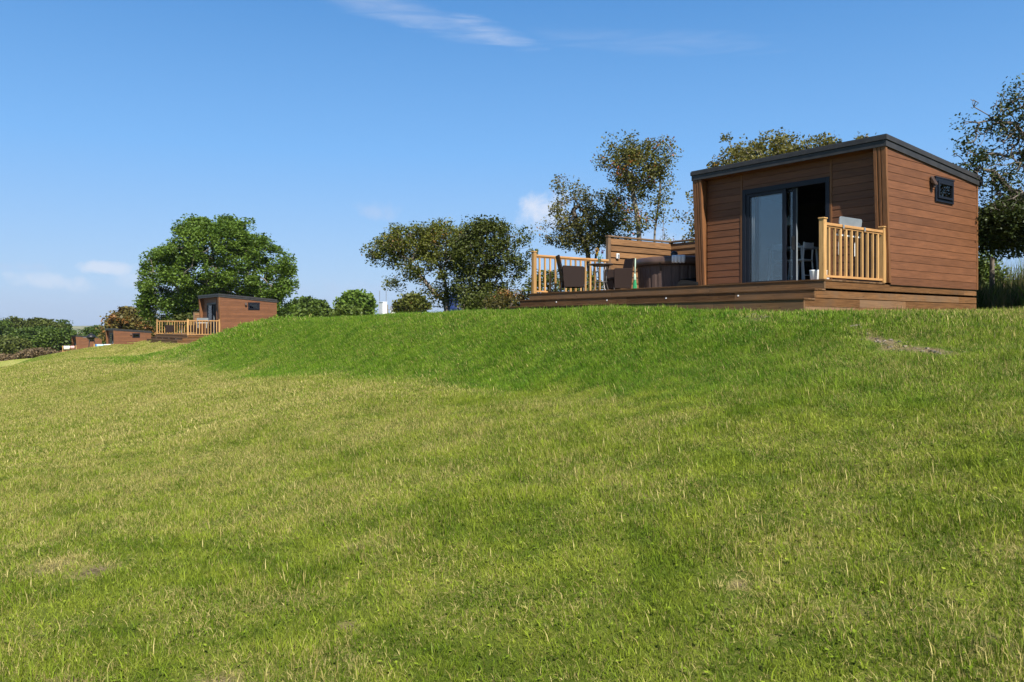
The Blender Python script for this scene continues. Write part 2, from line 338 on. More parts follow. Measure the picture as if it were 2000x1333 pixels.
# ------------------------------------------------------------------ mesh builder
class MB:
    def __init__(s): s.v = []; s.f = []; s.t = []; s.rng = random.Random(7)
    def face(s, pts, tone=.5):
        n = len(s.v); s.v += [tuple(p) for p in pts]; s.f.append(tuple(range(n, n+len(pts)))); s.t.append(tone)
    def hull8(s, b, tone=.5):           # 8 corners: bottom 4 ccw, top 4 ccw
        n = len(s.v); s.v += [tuple(p) for p in b]
        for f in ((3, 2, 1, 0), (4, 5, 6, 7), (0, 1, 5, 4), (1, 2, 6, 5), (2, 3, 7, 6), (3, 0, 4, 7)):
            s.f.append(tuple(n+i for i in f)); s.t.append(tone)
    def box(s, x0, x1, y0, y1, z0, z1, tone=None):
        if tone is None: tone = s.rng.random()
        x0, x1 = sorted((x0, x1)); y0, y1 = sorted((y0, y1)); z0, z1 = sorted((z0, z1))
        s.hull8([(x0, y0, z0), (x1, y0, z0), (x1, y1, z0), (x0, y1, z0), (x0, y0, z1), (x1, y0, z1), (x1, y1, z1), (x0, y1, z1)], tone)
        return s
    def prism(s, poly, vec, tone=None):  # planar polygon swept by vec
        if tone is None: tone = s.rng.random()
        n = len(s.v); k = len(poly); vec = Vector(vec)
        s.v += [tuple(p) for p in poly]+[tuple(Vector(p)+vec) for p in poly]
        s.f.append(tuple(range(n+k-1, n-1, -1))); s.f.append(tuple(range(n+k, n+2*k))); s.t += [tone, tone]
        for i in range(k):
            j = (i+1) % k; s.f.append((n+i, n+j, n+k+j, n+k+i)); s.t.append(tone)
        return s
    def tube(s, pts, rad, n=8, tone=.5, cap=True):
        pts = [Vector(p) for p in pts]; rad = rad if hasattr(rad, '__len__') else [rad]*len(pts)
        base = len(s.v); prev = None
        for i, p in enumerate(pts):
            d = (pts[min(i+1, len(pts)-1)]-pts[max(i-1, 0)]); d = d.normalized() if d.length > 1e-9 else Vector((0, 0, 1))
            a = d.orthogonal().normalized() if prev is None else (prev-d*prev.dot(d)).normalized()
            prev = a; b = d.cross(a)
            for j in range(n):
                an = 2*math.pi*j/n; s.v.append(tuple(p+(a*math.cos(an)+b*math.sin(an))*rad[i]))
        for i in range(len(pts)-1):
            for j in range(n):
                a0 = base+i*n+j; a1 = base+i*n+(j+1) % n; s.f.append((a0, a1, a1+n, a0+n)); s.t.append(tone)
        if cap:
            s.f.append(tuple(base+j for j in reversed(range(n)))); s.f.append(tuple(base+(len(pts)-1)*n+j for j in range(n))); s.t += [tone, tone]
        return s
    def lathe(s, prof, c=(0, 0, 0), n=32, tone=.5, ripple=0, ripn=0):
        base = len(s.v)
        for (r, z) in prof:
            for j in range(n):
                an = 2*math.pi*j/n; rr = r-(ripple if ripn and r > .3 and (j % ripn == 0) else 0)
                s.v.append((c[0]+rr*math.cos(an), c[1]+rr*math.sin(an), c[2]+z))
        for i in range(len(prof)-1):
            for j in range(n):
                a0 = base+i*n+j; a1 = base+i*n+(j+1) % n; s.f.append((a0, a1, a1+n, a0+n)); s.t.append(tone)
        s.f.append(tuple(base+j for j in reversed(range(n)))); s.f.append(tuple(base+(len(prof)-1)*n+j for j in range(n))); s.t += [tone, tone]
        return s
    def build(s, name, m, parent=None, smooth=False, bevel=0.):
        me = bpy.data.meshes.new(name); me.from_pydata(s.v, [], s.f)
        a = me.attributes.new('tone', 'FLOAT', 'FACE'); a.data.foreach_set('value', np.array(s.t, 'f'))
        me.materials.append(m)
        if smooth: me.polygons.foreach_set('use_smooth', np.ones(len(me.polygons), bool))
        o = bpy.data.objects.new(name, me); C.objects.link(o)
        if parent is not None: o.parent = parent
        if bevel:
            b = o.modifiers.new('bevel', 'BEVEL'); b.width = bevel; b.segments = 2; b.limit_method = 'ANGLE'; b.angle_limit = R(40)
        return o
def np_mesh(name, V, F, tone, m, parent=None, smooth=False):
    me = bpy.data.meshes.new(name); k = F.shape[1]
    me.vertices.add(len(V)); me.vertices.foreach_set('co', V.astype('f').ravel())
    me.loops.add(F.size); me.loops.foreach_set('vertex_index', F.astype('i').ravel())
    me.polygons.add(len(F)); me.polygons.foreach_set('loop_start', np.arange(0, F.size, k, dtype='i'))
    me.update(calc_edges=True)
    if tone is not None:
        a = me.attributes.new('tone', 'FLOAT', 'FACE'); a.data.foreach_set('value', tone.astype('f'))
    if smooth: me.polygons.foreach_set('use_smooth', np.ones(len(F), bool))
    if m: me.materials.append(m)
    o = bpy.data.objects.new(name, me)
    if parent is not False: C.objects.link(o)
    if parent: o.parent = parent
    return o
def tag(o, label=None, cat=None, group=None, kind=None):
    if label: o['label'] = label
    if cat: o['category'] = cat
    if group: o['group'] = group
    if kind: o['kind'] = kind
    return o
def thing(name, label, cat, loc, rz=0., group=None):
    o = bpy.data.objects.new(name, None); C.objects.link(o); o.location = loc; o.rotation_euler = (0, 0, rz); o.empty_display_size = .2
    return tag(o, label, cat, group)
def copy_tree(o, parent=None):
    c = o.copy(); C.objects.link(c)
    if parent is not None: c.parent = parent
    for ch in list(o.children): copy_tree(ch, c)
    return c
def place(o, loc, rz=None, label=None):
    o.location = loc
    if rz is not None: o.rotation_euler = (0, 0, rz)
    if label: o['label'] = label
    return o

# ------------------------------------------------------------------ ground
def build_ground():
    rad = np.concatenate([np.linspace(.3, 3, 10)[:-1], np.geomspace(3, 60, 330)[:-1], np.geomspace(60, 200, 70)[:-1], np.geomspace(200, 9000, 90)])
    a1 = np.linspace(R(-52), R(52), 380); a2 = np.linspace(R(52), R(308), 110)[1:-1]
    ang = np.concatenate([a1, a2]); nr, na = len(rad), len(ang)
    rr, aa = np.meshgrid(rad, ang, indexing='ij'); x = (rr*np.sin(aa)).ravel(); y = (rr*np.cos(aa)).ravel()
    z = terrain(x, y); V = np.stack([x, y, z], 1)
    V = np.vstack([V, [[0, 0, gz(0, 0)]]])
    i, j = np.meshgrid(np.arange(nr-1), np.arange(na), indexing='ij'); jn = (j+1) % na
    F = np.stack([i*na+j, i*na+jn, (i+1)*na+jn, (i+1)*na+j], -1).reshape(-1, 4)[:, ::-1]
    o = np_mesh('ground', V, F, None, M['ground'], smooth=True)
    lush, dry, bare = grass_maps(V[:, 0], V[:, 1]); d = np.hypot(V[:, 0], V[:, 1])
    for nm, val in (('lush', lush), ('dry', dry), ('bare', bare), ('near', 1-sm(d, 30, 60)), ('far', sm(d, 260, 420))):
        a = o.data.attributes.new(nm, 'FLOAT', 'POINT'); a.data.foreach_set('value', val.astype('f'))
    tag(o, 'wide sloping mown pasture with a grassy bank under the timber cabins', 'ground', kind='structure')
build_ground()

# ------------------------------------------------------------------ scattered grass (stuff)
def blades(name, n, size, h, wd, seed, m, lean=.5, hv=.5, thatch=0, clover=0):
    rs = np.random.RandomState(seed)
    c = (rs.rand(n, 2)-.5)*size; an = rs.rand(n)*2*np.pi; hh = h*(1-hv+2*hv*rs.rand(n)**1.3); ww = wd*(.6+.8*rs.rand(n))
    la = rs.rand(n)*2*np.pi; lm = lean*rs.rand(n)**.8*hh; tone = rs.rand(n)
    hh[:n//14] *= 1.55; ww[:n//20] *= 1.7
    if thatch: hh[-thatch:] = .012+.012*rs.rand(thatch); lm[-thatch:] = .03+.05*rs.rand(thatch); tone[-thatch:] = .11*rs.rand(thatch); lm[-thatch:] *= h/.044*.8
    ax = np.stack([np.cos(an), np.sin(an), 0*an], 1); ld = np.stack([np.cos(la), np.sin(la), 0*la], 1)
    b = np.concatenate([c, np.full((n, 1), -.01)], 1); up = np.array([0, 0, 1.])
    m1 = b+up*(hh*.55)[:, None]+ld*(lm*.35)[:, None]; t1 = b+up*(hh*(1-.25*np.minimum(lm/hh, 1.2)))[:, None]+ld*lm[:, None]
    V = np.stack([b-ax*ww[:, None]*.5, b+ax*ww[:, None]*.5, m1+ax*ww[:, None]*.42, m1-ax*ww[:, None]*.42, t1+ax*ww[:, None]*.08, t1-ax*ww[:, None]*.08], 1).reshape(-1, 3)
    k = np.arange(n)[:, None]*6
    F = np.concatenate([k+np.array([0, 1, 2, 3]), k+np.array([3, 2, 4, 5])], 0)
    tones = [tone, tone]
    if clover:      # small three-leaved weeds between the blades
        cc = (rs.rand(clover, 2)-.5)*size; vs = []; fs = []; b0 = len(V)
        for (cx, cy) in cc:
            hz_ = .012+.02*rs.rand()
            for k in range(3):
                a = rs.rand()*2+2.1*k; r_ = .007+.006*rs.rand(); d_ = np.array([math.cos(a), math.sin(a), .25]); e_ = np.array([-math.sin(a), math.cos(a), 0]); p = np.array([cx, cy, hz_]); i0 = b0+len(vs)
                vs += [p, p+d_*r_+e_*r_*.7, p+d_*r_*1.9, p+d_*r_-e_*r_*.7]; fs.append([i0, i0+1, i0+2, i0+3])
        V = np.vstack([V, np.array(vs)]); F = np.vstack([F, np.array(fs)]); tones.append(np.full(len(fs), .95)+.05*rs.rand(len(fs)))
    return np_mesh(name, V, F, np.concatenate(tones), m, parent=False)
def scatter(name, pts, rot, scl, idx, coll, label, cat, extra):
    me = bpy.data.meshes.new(name); me.vertices.add(len(pts)); me.vertices.foreach_set('co', pts.astype('f').ravel())
    def at_(nm, ty, val, key='value'):
        a = me.attributes.new(nm, ty, 'POINT'); a.data.foreach_set(key, val.ravel())
    at_('rot', 'FLOAT_VECTOR', rot.astype('f'), 'vector'); at_('scl', 'FLOAT_VECTOR', scl.astype('f'), 'vector'); at_('idx', 'INT', idx.astype('i'))
    for k_, v_ in extra.items(): at_(k_, 'FLOAT', v_.astype('f'))
    o = bpy.data.objects.new(name, me); C.objects.link(o)
    ng = bpy.data.node_groups.new(name+'_scatter', 'GeometryNodeTree')
    ng.interface.new_socket('Geometry', in_out='INPUT', socket_type='NodeSocketGeometry'); ng.interface.new_socket('Geometry', in_out='OUTPUT', socket_type='NodeSocketGeometry')
    k = NT(ng); gi = k('NodeGroupInput'); go = k('NodeGroupOutput')
    def na(nm, ty):
        n = k('GeometryNodeInputNamedAttribute', data_type=ty); n.inputs[0].default_value = nm; return [s_ for s_ in n.outputs if s_.enabled and s_.name == 'Attribute'][0]
    ci = k('GeometryNodeCollectionInfo'); ci.inputs['Collection'].default_value = coll; ci.inputs['Separate Children'].default_value = True; ci.inputs['Reset Children'].default_value = True
    ip = k('GeometryNodeInstanceOnPoints', {'Points': gi.outputs[0], 'Instance': ci.outputs[0], 'Pick Instance': True, 'Instance Index': na('idx', 'INT'), 'Rotation': na('rot', 'FLOAT_VECTOR'), 'Scale': na('scl', 'FLOAT_VECTOR')})
    k.l.new(ip.outputs[0], go.inputs[0])
    md = o.modifiers.new('scatter', 'NODES'); md.node_group = ng
    tag(o, label, cat, kind='stuff'); return o
def ground_frame(x, y):
    e = .15; zx = (terrain(x+e, y)-terrain(x-e, y))/(2*e); zy = (terrain(x, y+e)-terrain(x, y-e))/(2*e); return zx, zy
CABINS_P = [(5.37, 13.64, .25), (-21.2, 51.8, -1.22), (-46.8, 88.8, -3.72), (-75.8, 133.8, -5.1)]
def under_deck(x, y):
    bad = np.zeros(len(x), bool)
    for (px, py, _) in CABINS_P:
        dx, dy = x-px, y-py; s = dx*VX+dy*VY; t = -dx*VY+dy*VX
        bad |= (s > -.6) & (s < 6.05) & (t > .03) & (t < 8.1)
    return bad
def build_grass():
    coll = bpy.data.collections.new('grass_tufts')
    spec = [(460, .34, .042, .0032), (1200, .75, .038, .0060), (1300, 1.6, .046, .0135)]
    for li, (n, size, h, wd) in enumerate(spec):
        for v in range(3): coll.objects.link(blades('tuft_%d%d' % (li, v), n, size, h, wd, 100+li*10+v, M['grass'], (.95, .8, .8)[li], .55, thatch=(90, 120, 60)[li], clover=(2, 0, 0)[li]))
    rs = np.random.RandomState(3); X = []; Y = []; I = []
    for li, (r0, r1, dens) in enumerate(((2.3, 12.5, 30), (11.8, 30, 6.4), (28, 105, 1.3))):
        hw = R(43) if li < 2 else R(40)
        sp_ = dens**-.5; gx, gy = np.meshgrid(np.arange(-r1, r1, sp_), np.arange(0, r1, sp_)); gx = (gx+(rs.rand(*gx.shape)-.5)*sp_*.9).ravel(); gy = (gy+(rs.rand(*gy.shape)-.5)*sp_*.9).ravel()
        rr_ = np.hypot(gx, gy); k_ = (rr_ > r0) & (rr_ < r1) & (np.abs(np.arctan2(gx, gy)) < hw); X.append(gx[k_]); Y.append(gy[k_]); I.append(li*3+rs.randint(0, 3, int(k_.sum())))
    ns = 170; es = rs.uniform(-.9, 6.1, ns); ex, ey = L(es, -rs.uniform(.02, .22, ns)); X.append(ex); Y.append(ey); I.append(rs.randint(0, 3, ns))
    x, y, idx = map(np.concatenate, (X, Y, I))
    s, t = st(x, y)
    lush, dry, bare = grass_maps(x, y)
    bb = bare.copy(); half = np.where(idx < 3, .11, .26)
    for ox, oy in ((1, 0), (-1, 0), (0, 1), (0, -1)): bb = np.maximum(bb, grass_maps(x+ox*half, y+oy*half)[2]*.9)
    keep = ~under_deck(x, y) & (rs.rand(len(x)) > bb*.9) & ((s < 9.5) | (t < -1) | (t > 30))
    x, y, idx, lush, dry, bare = (q_[keep] for q_ in (x, y, idx, lush, dry, bare))
    z = terrain(x, y); zx, zy = ground_frame(x, y)
    tall = .58+.5*fbm(x, y, 1.3, 3, 77)+.5*lush-.35*bare+.45*sm(fbm(x, y, 2.6, 2, 88), .58, .72)
    s, t = st(x, y); tall *= 1-.5*sm(s, -1.6, -.8)*(t > -.3)*(t < 9)
    tall = tall+.7*((t < 0) & (t > -.24) & (s > -1) & (s < 6.1))*fbm(x, y, 1.6, 2, 12)
    scl = np.stack([np.ones_like(x), np.ones_like(x), tall], 1)
    rz = rs.rand(len(x))*2*np.pi
    # tilt to slope: small-angle euler about world axes, spin first
    rot = np.stack([np.arctan(zy), -np.arctan(zx), rz*0], 1)
    cz, sz_ = np.cos(rz), np.sin(rz)
    rot = np.stack([np.arctan(zy*cz-zx*sz_), -np.arctan(zx*cz+zy*sz_), rz], 1)
    scatter('grass', np.stack([x, y, z], 1), rot, scl, idx, coll, 'mown pasture grass, dry straw in the hollows and lush green on the bank', 'grass', dict(lush=lush, dry=dry))
build_grass()

# ------------------------------------------------------------------ cabin prototype; local x=s, y=t, z=0 at the foot of the skirting
DK = .54                      # deck level
def roof_z(s): return 3.32-(s-1.99)*.08
def clip(poly, a, b, c):      # keep a*x+b*y<=c
    out = []
    for i in range(len(poly)):
        p, r = poly[i], poly[(i+1) % len(poly)]; dp = a*p[0]+b*p[1]-c; dr = a*r[0]+b*r[1]-c
        if dp <= 0: out.append(p)
        if dp*dr < 0:
            f = dp/(dp-dr); out.append((p[0]+f*(r[0]-p[0]), p[1]+f*(r[1]-p[1])))
    return out
def siding(mb, x0, x1, z0, z1, to3, cuts=(), halfs=(), pitch=.152):
    rng = random.Random(int(x1*100)+11); z = z0
    while z < z1-.005:
        zt = min(z+pitch, z1)
        spans = [(x0, x1)]
        for (ca, cb, cz0, cz1) in cuts:
            if zt <= cz0+.001 or z >= cz1-.001: continue
            new = []
            for (a, b) in spans:
                if ca > a: new.append((a, min(b, ca)))
                if cb < b: new.append((max(a, cb), b))
            spans = [p for p in new if p[1]-p[0] > .01]
        tone = rng.random()
        # rows that straddle the bottom/top of a cut are split so that nothing covers it
        subs = [(z, zt, spans)]
        for (ca, cb, cz0, cz1) in cuts:
            for e in (cz0, cz1):
                if z+.004 < e < zt-.004:
                    lo_cut = e == cz0
                    full = [(x0, x1)]
                    subs = [(z, e, full if lo_cut else spans), (e, zt, spans if lo_cut else full)]
        for (za, zb, sp) in subs:
            for (a, b) in sp:
                poly = [(a, za), (b, za), (b, zb-.006 if zb == zt else zb), (a, zb-.006 if zb == zt else zb)]
                for h in halfs: poly = clip(poly, *h)
                if len(poly) < 3: continue
                def nn(zz): return .020+.0065*(1-(zz-z)/pitch)
                fr = [to3(p[0], p[1], nn(p[1])) for p in poly]; bk = [to3(p[0], p[1], 0.) for p in poly]
                n = len(mb.v); k = len(poly); mb.v += fr+bk
                mb.f.append(tuple(range(n, n+k))); mb.t.append(tone)
                for i in range(k):
                    j = (i+1) % k; mb.f.append((n+j, n+i, n+k+i, n+k+j)); mb.t.append(tone)
        z = zt
FW = 2.27                     # front wall plane
def fin_front(z): return 2.02+(.15)*(1-(z-DK)/(3.1-DK))      # leaning front edge of the fins
def build_cabin(label):
    c = thing('timber_cabin', label, 'cabin', (0, 0, 0), TH, 'brown timber cabins along the slope')
    W = 4.5
    # side walls (boards) and their panels
    for side, nm in ((0, 'side_wall'), (W, 'side_wall')):
        sg = -1 if side == 0 else 1
        mb = MB(); y0 = side
        to3 = lambda a, z, n, y0=y0, sg=sg: (a, y0+sg*n, z)
        if side == 0: cuts = [(3.98, 4.78, 2.25, 2.73)]
        else: cuts = []
        hb = [(.08, 1, 3.18+1.99*.08), (-1, -(.15/(3.1-DK)), -(2.03+.15+.04+.15*DK/(3.1-DK)))]
        siding(mb, 2.0, 5.97, DK-.03, 3.4, to3, cuts, hb)
        pan = [(2.26, y0, DK-.04), (5.93, y0, DK-.04), (5.93, y0, roof_z(5.93)-.13), (2.1, y0, roof_z(2.1)-.13)]
        if side == 0:
            o = mb.build(nm, M['siding'], c)
            wl = MB()   # wall core with the window hole
            for (a, b, z0_, z1_) in ((2.27, 3.98, DK-.04, 2.99), (4.78, 5.93, DK-.04, 2.85), (3.98, 4.78, DK-.04, 2.25), (3.98, 4.78, 2.73, 2.9)): wl.box(a, b, .002, .08, z0_, z1_, .5)
            wl.build('wall_core', M['inner'], c)
        else:
            mb.prism([pan[0], pan[1], pan[2], pan[3]], (0, -.08, 0), .5); mb.build(nm, M['siding'], c)
    # corner trims at the back
    MB().box(5.93, 5.99, -.035, .05, DK-.03, 2.84).build('corner_trim', M['trim'], c, bevel=.004)
    MB().box(5.93, 5.99, W-.05, W+.035, DK-.03, 2.84).build('corner_trim', M['trim'], c, bevel=.004)
    # back wall
    MB().box(5.84, 5.93, .082, W-.082, DK-.04, 2.84, .5).build('back_wall', M['siding'], c)
    # leaning fins either side of the front
    for (a, b) in ((0, .2), (W-.2, W)):
        out = -1 if a == 0 else 1; yo = a if a == 0 else b; yi = b if a == 0 else a
        f0, f1 = fin_front(DK), fin_front(3.12)
        mb = MB(); mb.prism([(f0, a+.035, DK), (2.30, a+.035, DK), (2.30, a+.035, 3.12), (f1, a+.035, 3.12)], (0, (b-a)-.07, 0), .5)
        mb.build('fin_wall', M['trim'], c, bevel=.003)
        tr = MB()                     # outer corner trim following the lean, wraps the side
        for (ya, yb, dd, dz) in ((yo+out*.036, yo-out*.052, -.014, .0), (yo-out*.075, yo-out*.115, -.016, 0), (yi+out*.052, yi-out*.006, -.018, 0)):
            tr.prism([(f0+dd, ya, DK+.002), (f0+.05, ya, DK+.002), (f1+.05, ya, 3.115), (f1+dd, ya, 3.115)], (0, yb-ya, 0))
        tr.build('fin_trim', M['trim'], c, bevel=.003)
    # front wall boards around the door
    D0, D1, DT = 1.232, 3.32, 2.74
    mb = MB(); to3 = lambda a, z, n: (FW-n, a, z)
    siding(mb, .2, W-.2, DK, 3.25, lambda a, z, n: (FW-n, W-a, z), [(W-D1-.001, W-D0+.001, DK-.1, DT)], ())
    for (a, b, z0_, z1_) in ((.2, D0, DK, 3.2), (D1, W-.2, DK, 3.2), (D0, D1, DT, 3.2)): mb.box(FW+.001, FW+.08, a, b, z0_, z1_, .5)
    mb.build('front_wall', M['siding'], c)
    for ya in (D1+.004, D0-.05): MB().box(FW-.038, FW-.001, ya, ya+.046, DK, 3.1).build('door_trim', M['trim'], c, bevel=.003)
    # soffit, roof slab, two-step fascia, gutter
    so = MB(); so.prism([(2.0, .04, 3.10), (2.3, .04, 3.10-.02), (2.3, .04, 3.14), (2.0, .04, 3.14)], (0, W-.08, 0), .2); so.build('soffit', M['siding'], c)
    rf = MB(); a, b = 1.99, 6.0
    rf.prism([(a, -.06, roof_z(a)-.02), (b, -.06, roof_z(b)-.02), (b, -.06, roof_z(b)), (a, -.06, roof_z(a))], (0, W+.12, 0), .5)
    rf.prism([(a+.06, .0, roof_z(a+.06)-.18), (b-.02, .0, roof_z(b-.02)-.18), (b-.02, .0, roof_z(b-.02)-.021), (a+.06, .0, roof_z(a+.06)-.021)], (0, W, 0), .5)
    rf.build('roof', M['roof'], c)
    fa = MB()
    for (h0, h1, e) in ((-.105, -.022, .075), (-.225, -.110, .055)):
        fa.prism([(a-e+.055, -e, roof_z(a)+h0), (b, -e, roof_z(b)+h0), (b, -e, roof_z(b)+h1), (a-e+.055, -e, roof_z(a)+h1)], (0, .03, 0), .5)
        fa.prism([(a-e+.055, W+e-.03, roof_z(a)+h0), (b, W+e-.03, roof_z(b)+h0), (b, W+e-.03, roof_z(b)+h1), (a-e+.055, W+e-.03, roof_z(a)+h1)], (0, .03, 0), .5)
        fa.box(a-e+.055, a-e+.085, -e+.031, W+e-.031, roof_z(a)+h0, roof_z(a)+h1, .5)
    fa.build('fascia', M['fascia'], c, bevel=.004)
    g = MB(); g.tube([(6.07, -.08, roof_z(6)-.16), (6.07, W+.08, roof_z(6)-.16)], .06, 12); g.box(6.0, 6.04, -.07, W+.07, roof_z(6)-.22, roof_z(6)-.03, .5); g.build('gutter', M['black'], c)
    # door frame
    df = MB(); z0 = DK-.01
    df.box(FW-.045, FW+.1, D1-.085, D1, z0, DT, .5); df.box(FW-.045, FW+.1, D0, D0+.085, z0, DT, .5)
    df.box(FW-.045, FW+.1, D0+.086, D1-.086, DT-.11, DT-.001, .5); df.box(FW-.045, FW+.1, D0+.086, D1-.086, z0, DK+.07, .5)
    df.build('door_frame', M['frame'], c, bevel=.004)
    def leafdoor(nm, ya, yb, x0, x1, glassx, edge=False):
        lf = MB(); zb, zt = DK+.072, DT-.112
        lf.box(x0, x1, ya, ya+.09, zb, zt, .5); lf.box(x0, x1, yb-.09, yb, zb, zt, .5)
        lf.box(x0, x1, ya+.091, yb-.091, zt-.07, zt-.001, .5); lf.box(x0, x1, ya+.091, yb-.091, zb+.001, zb+.09, .5)
        o = lf.build(nm, M['frame'], c, bevel=.004)
        MB().box(glassx, glassx+.02, ya+.085, yb-.085, zb+.08, zt-.06, .5).build('pane', M['glass'], o)
        return o
    leafdoor('fixed_door_leaf', 2.235, D1-.088, FW-.025, FW+.02, FW-.002)
    sl = leafdoor('sliding_door_leaf', 2.03, 3.06, FW+.04, FW+.085, FW+.06)
    h = MB(); h.box(FW+.0, FW+.039, 2.065, 2.10, 1.32, 1.62, .5); h.box(FW-.02, FW+.04, 2.07, 2.095, 1.345, 1.365, .5); h.box(FW-.02, FW+.04, 2.07, 2.095, 1.575, 1.595, .5); h.box(FW-.045, FW-.02, 2.068, 2.097, 1.335, 1.605, .5); h.build('door_handle', M['black'], sl, bevel=.006)
    MB().box(FW+.039, FW+.087, 2.0255, 2.029, DK+.08, DT-.12, .5).build('door_seal', M['greyplate'], sl)
    # interior
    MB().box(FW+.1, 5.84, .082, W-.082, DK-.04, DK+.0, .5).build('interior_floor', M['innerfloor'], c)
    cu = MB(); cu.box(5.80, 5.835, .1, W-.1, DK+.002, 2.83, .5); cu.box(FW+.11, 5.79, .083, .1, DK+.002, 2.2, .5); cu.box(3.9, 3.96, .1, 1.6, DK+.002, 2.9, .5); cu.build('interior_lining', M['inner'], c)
    cr = MB()
    for i in range(5): cr.tube([(FW+.17+.018*(i % 2), 3.19-.035*i, DK+.03), (FW+.17+.018*(i % 2), 3.19-.035*i, DT-.14)], .02, 8)
    cr.build('curtain', M['whitecloth'], c, True)
    # window with hopper sash
    wf = MB(); y0, y1 = -.055, .03; A, B_, Z0, Z1 = 3.98, 4.78, 2.25, 2.73
    for (a_, b_, za, zb) in ((A, A+.06, Z0, Z1), (B_-.06, B_, Z0, Z1), (A+.061, B_-.061, Z0, Z0+.06), (A+.061, B_-.061, Z1-.06, Z1)): wf.box(a_, b_, y0, y1, za, zb, .5)
    wo = wf.build('window', M['frame'], c, bevel=.004)
    sa = MB()
    for (a_, b_, za, zb) in ((A+.068, A+.115, Z0+.068, Z1-.068), (B_-.115, B_-.068, Z0+.068, Z1-.068), (A+.116, B_-.116, Z0+.068, Z0+.115), (A+.116, B_-.116, Z1-.115, Z1-.068)): sa.box(a_, b_, -.085, -.03, za, zb, .5)
    sa.build('sash', M['frame'], wo, bevel=.004)
    MB().box(A+.11, B_-.11, -.05, -.04, Z0+.11, Z1-.11, .5).build('pane', M['winglass'], wo)
    MB().box(A-.025, B_+.025, -.062, -.031, Z1+.002, Z1+.028, .5).build('window_head', M['frame'], wo)
    # wall lamp beside the window: back plate and sloping hood
    la = MB(); la.box(3.78, 3.85, -.055, -.03, 2.48, 2.72, .5)
    la.prism([(3.75, -.056, 2.60), (3.75, -.14, 2.55), (3.75, -.14, 2.58), (3.75, -.056, 2.74)], (.13, 0, 0), .5); la.tube([(3.815, -.09, 2.50), (3.815, -.09, 2.58)], .03, 12)
    la.build('wall_lamp', M['lamp'], c, bevel=.005)
    return c
def build_deck(label):
    c = thing('timber_deck', label, 'deck', (0, 0, 0), TH, 'timber decks in front of the cabins')
    LN = 8.1; rr = random.Random(5)
    def rows(mb, y0, y1, x, z0, z1, nrm):    # riser boards with butt joints
        y = y0
        while y < y1-.01:
            ye = min(y+rr.uniform(1.6, 3.0), y1)
            if y1-ye < .5: ye = y1
            mb.box(x, x+.045, y+.0015, ye-.0015, z0, z1, rr.random()); y = ye
    for (s0, zt, zb) in ((0, DK, .375), (-.30, .372, .205), (-.62, .202, -.12)):
        mb = MB(); rows(mb, .0, LN, s0, zb+.004, zt-.03, 0)
        n = 3 if s0 < 0 else 0
        tr = MB()
        wd = (.33 if s0 < 0 else 0)
        for k in range(n): tr.box(s0-.012+k*.112, s0-.012+k*.112+.106, -.012, LN+.012, zt-.029, zt, rr.random())
        if n == 0:
            for k in range(53):
                a = -.012+k*.1145
                if a > 6.0: break
                tr.box(a, min(a+.11, 6.02), (-.012 if a+.11 < FW-.2 else 4.56), LN+.012, zt-.029, zt, rr.random())
        mb.build('riser', M['step'], c, bevel=.004); tr.build('tread' if n else 'deck_boards', M['step'], c, bevel=.004)
    # side skirting: rows run on past the steps below the cabin wall
    sk = MB()
    for (xs, zt, zb) in ((.048, DK-.032, .378), (-.25, .340, .209), (-.57, .170, .045), (-.57, .041, -.25)):
        x = xs
        while x < 5.99:
            xe = min(x+rr.uniform(1.5, 2.8), 5.99)
            if 5.99-xe < .4: xe = 5.99
            sk.box(x+.001, xe-.001, .002, .042, zb+.002, zt-.002 if zt > .33 else zt+.03, rr.random()); x = xe
    sk.build('skirting', M['skirt'], c, bevel=.005)
    e = MB()
    for (xs, zt, zb) in ((.048, DK-.032, .378), (-.25, .368, .209), (-.57, .20, -.25)): e.box(xs, 6.0, LN-.045, LN-.003, zb, zt-.002, rr.random())
    e.box(5.955, 6.0, .045, LN-.05, -.25, DK-.035); e.build('end_skirting', M['step'], c, bevel=.005)
    for y in (1.55, 3.3, 5.0, 6.7): MB().tube([(-.307, y, .29), (-.299, y, .29)], .016, 12).build('step_light', M['white'], c)
    return c
def build_rail(label, length, n, name='deck_railing', second=True):
    """runs along local x from 0"""
    c = thing(name, label, 'railing', (0, 0, 0), TH, 'pale timber deck railings')
    rr = random.Random(n)
    for x in ((.05, length-.05) if second else (.05,)):
        p = MB(); p.box(x-.048, x+.048, -.048, .048, 0, 1.04, rr.random()); p.box(x-.06, x+.06, -.06, .06, 1.041, 1.065, .9); p.build('newel_post', M['rail'], c, bevel=.006)
    b = length-.1 if second else length
    h = MB(); h.box(.099, b, -.035, .035, .935, .985, .6); h.box(.099, b, -.018, .018, .905, .934, .5); h.build('handrail', M['railh'], c, bevel=.006)
    MB().box(.099, b, -.03, .03, .035, .075, .6).build('bottom_rail', M['railh'], c, bevel=.005)
    for i in range(n):
        x = .1+(i+.75)*(b-.1)/(n+.5); MB().box(x-.0205, x+.0205, -.0205, .0205, .076, .904, rr.random()).build('baluster', M['rail'], c, bevel=.004)
    return c
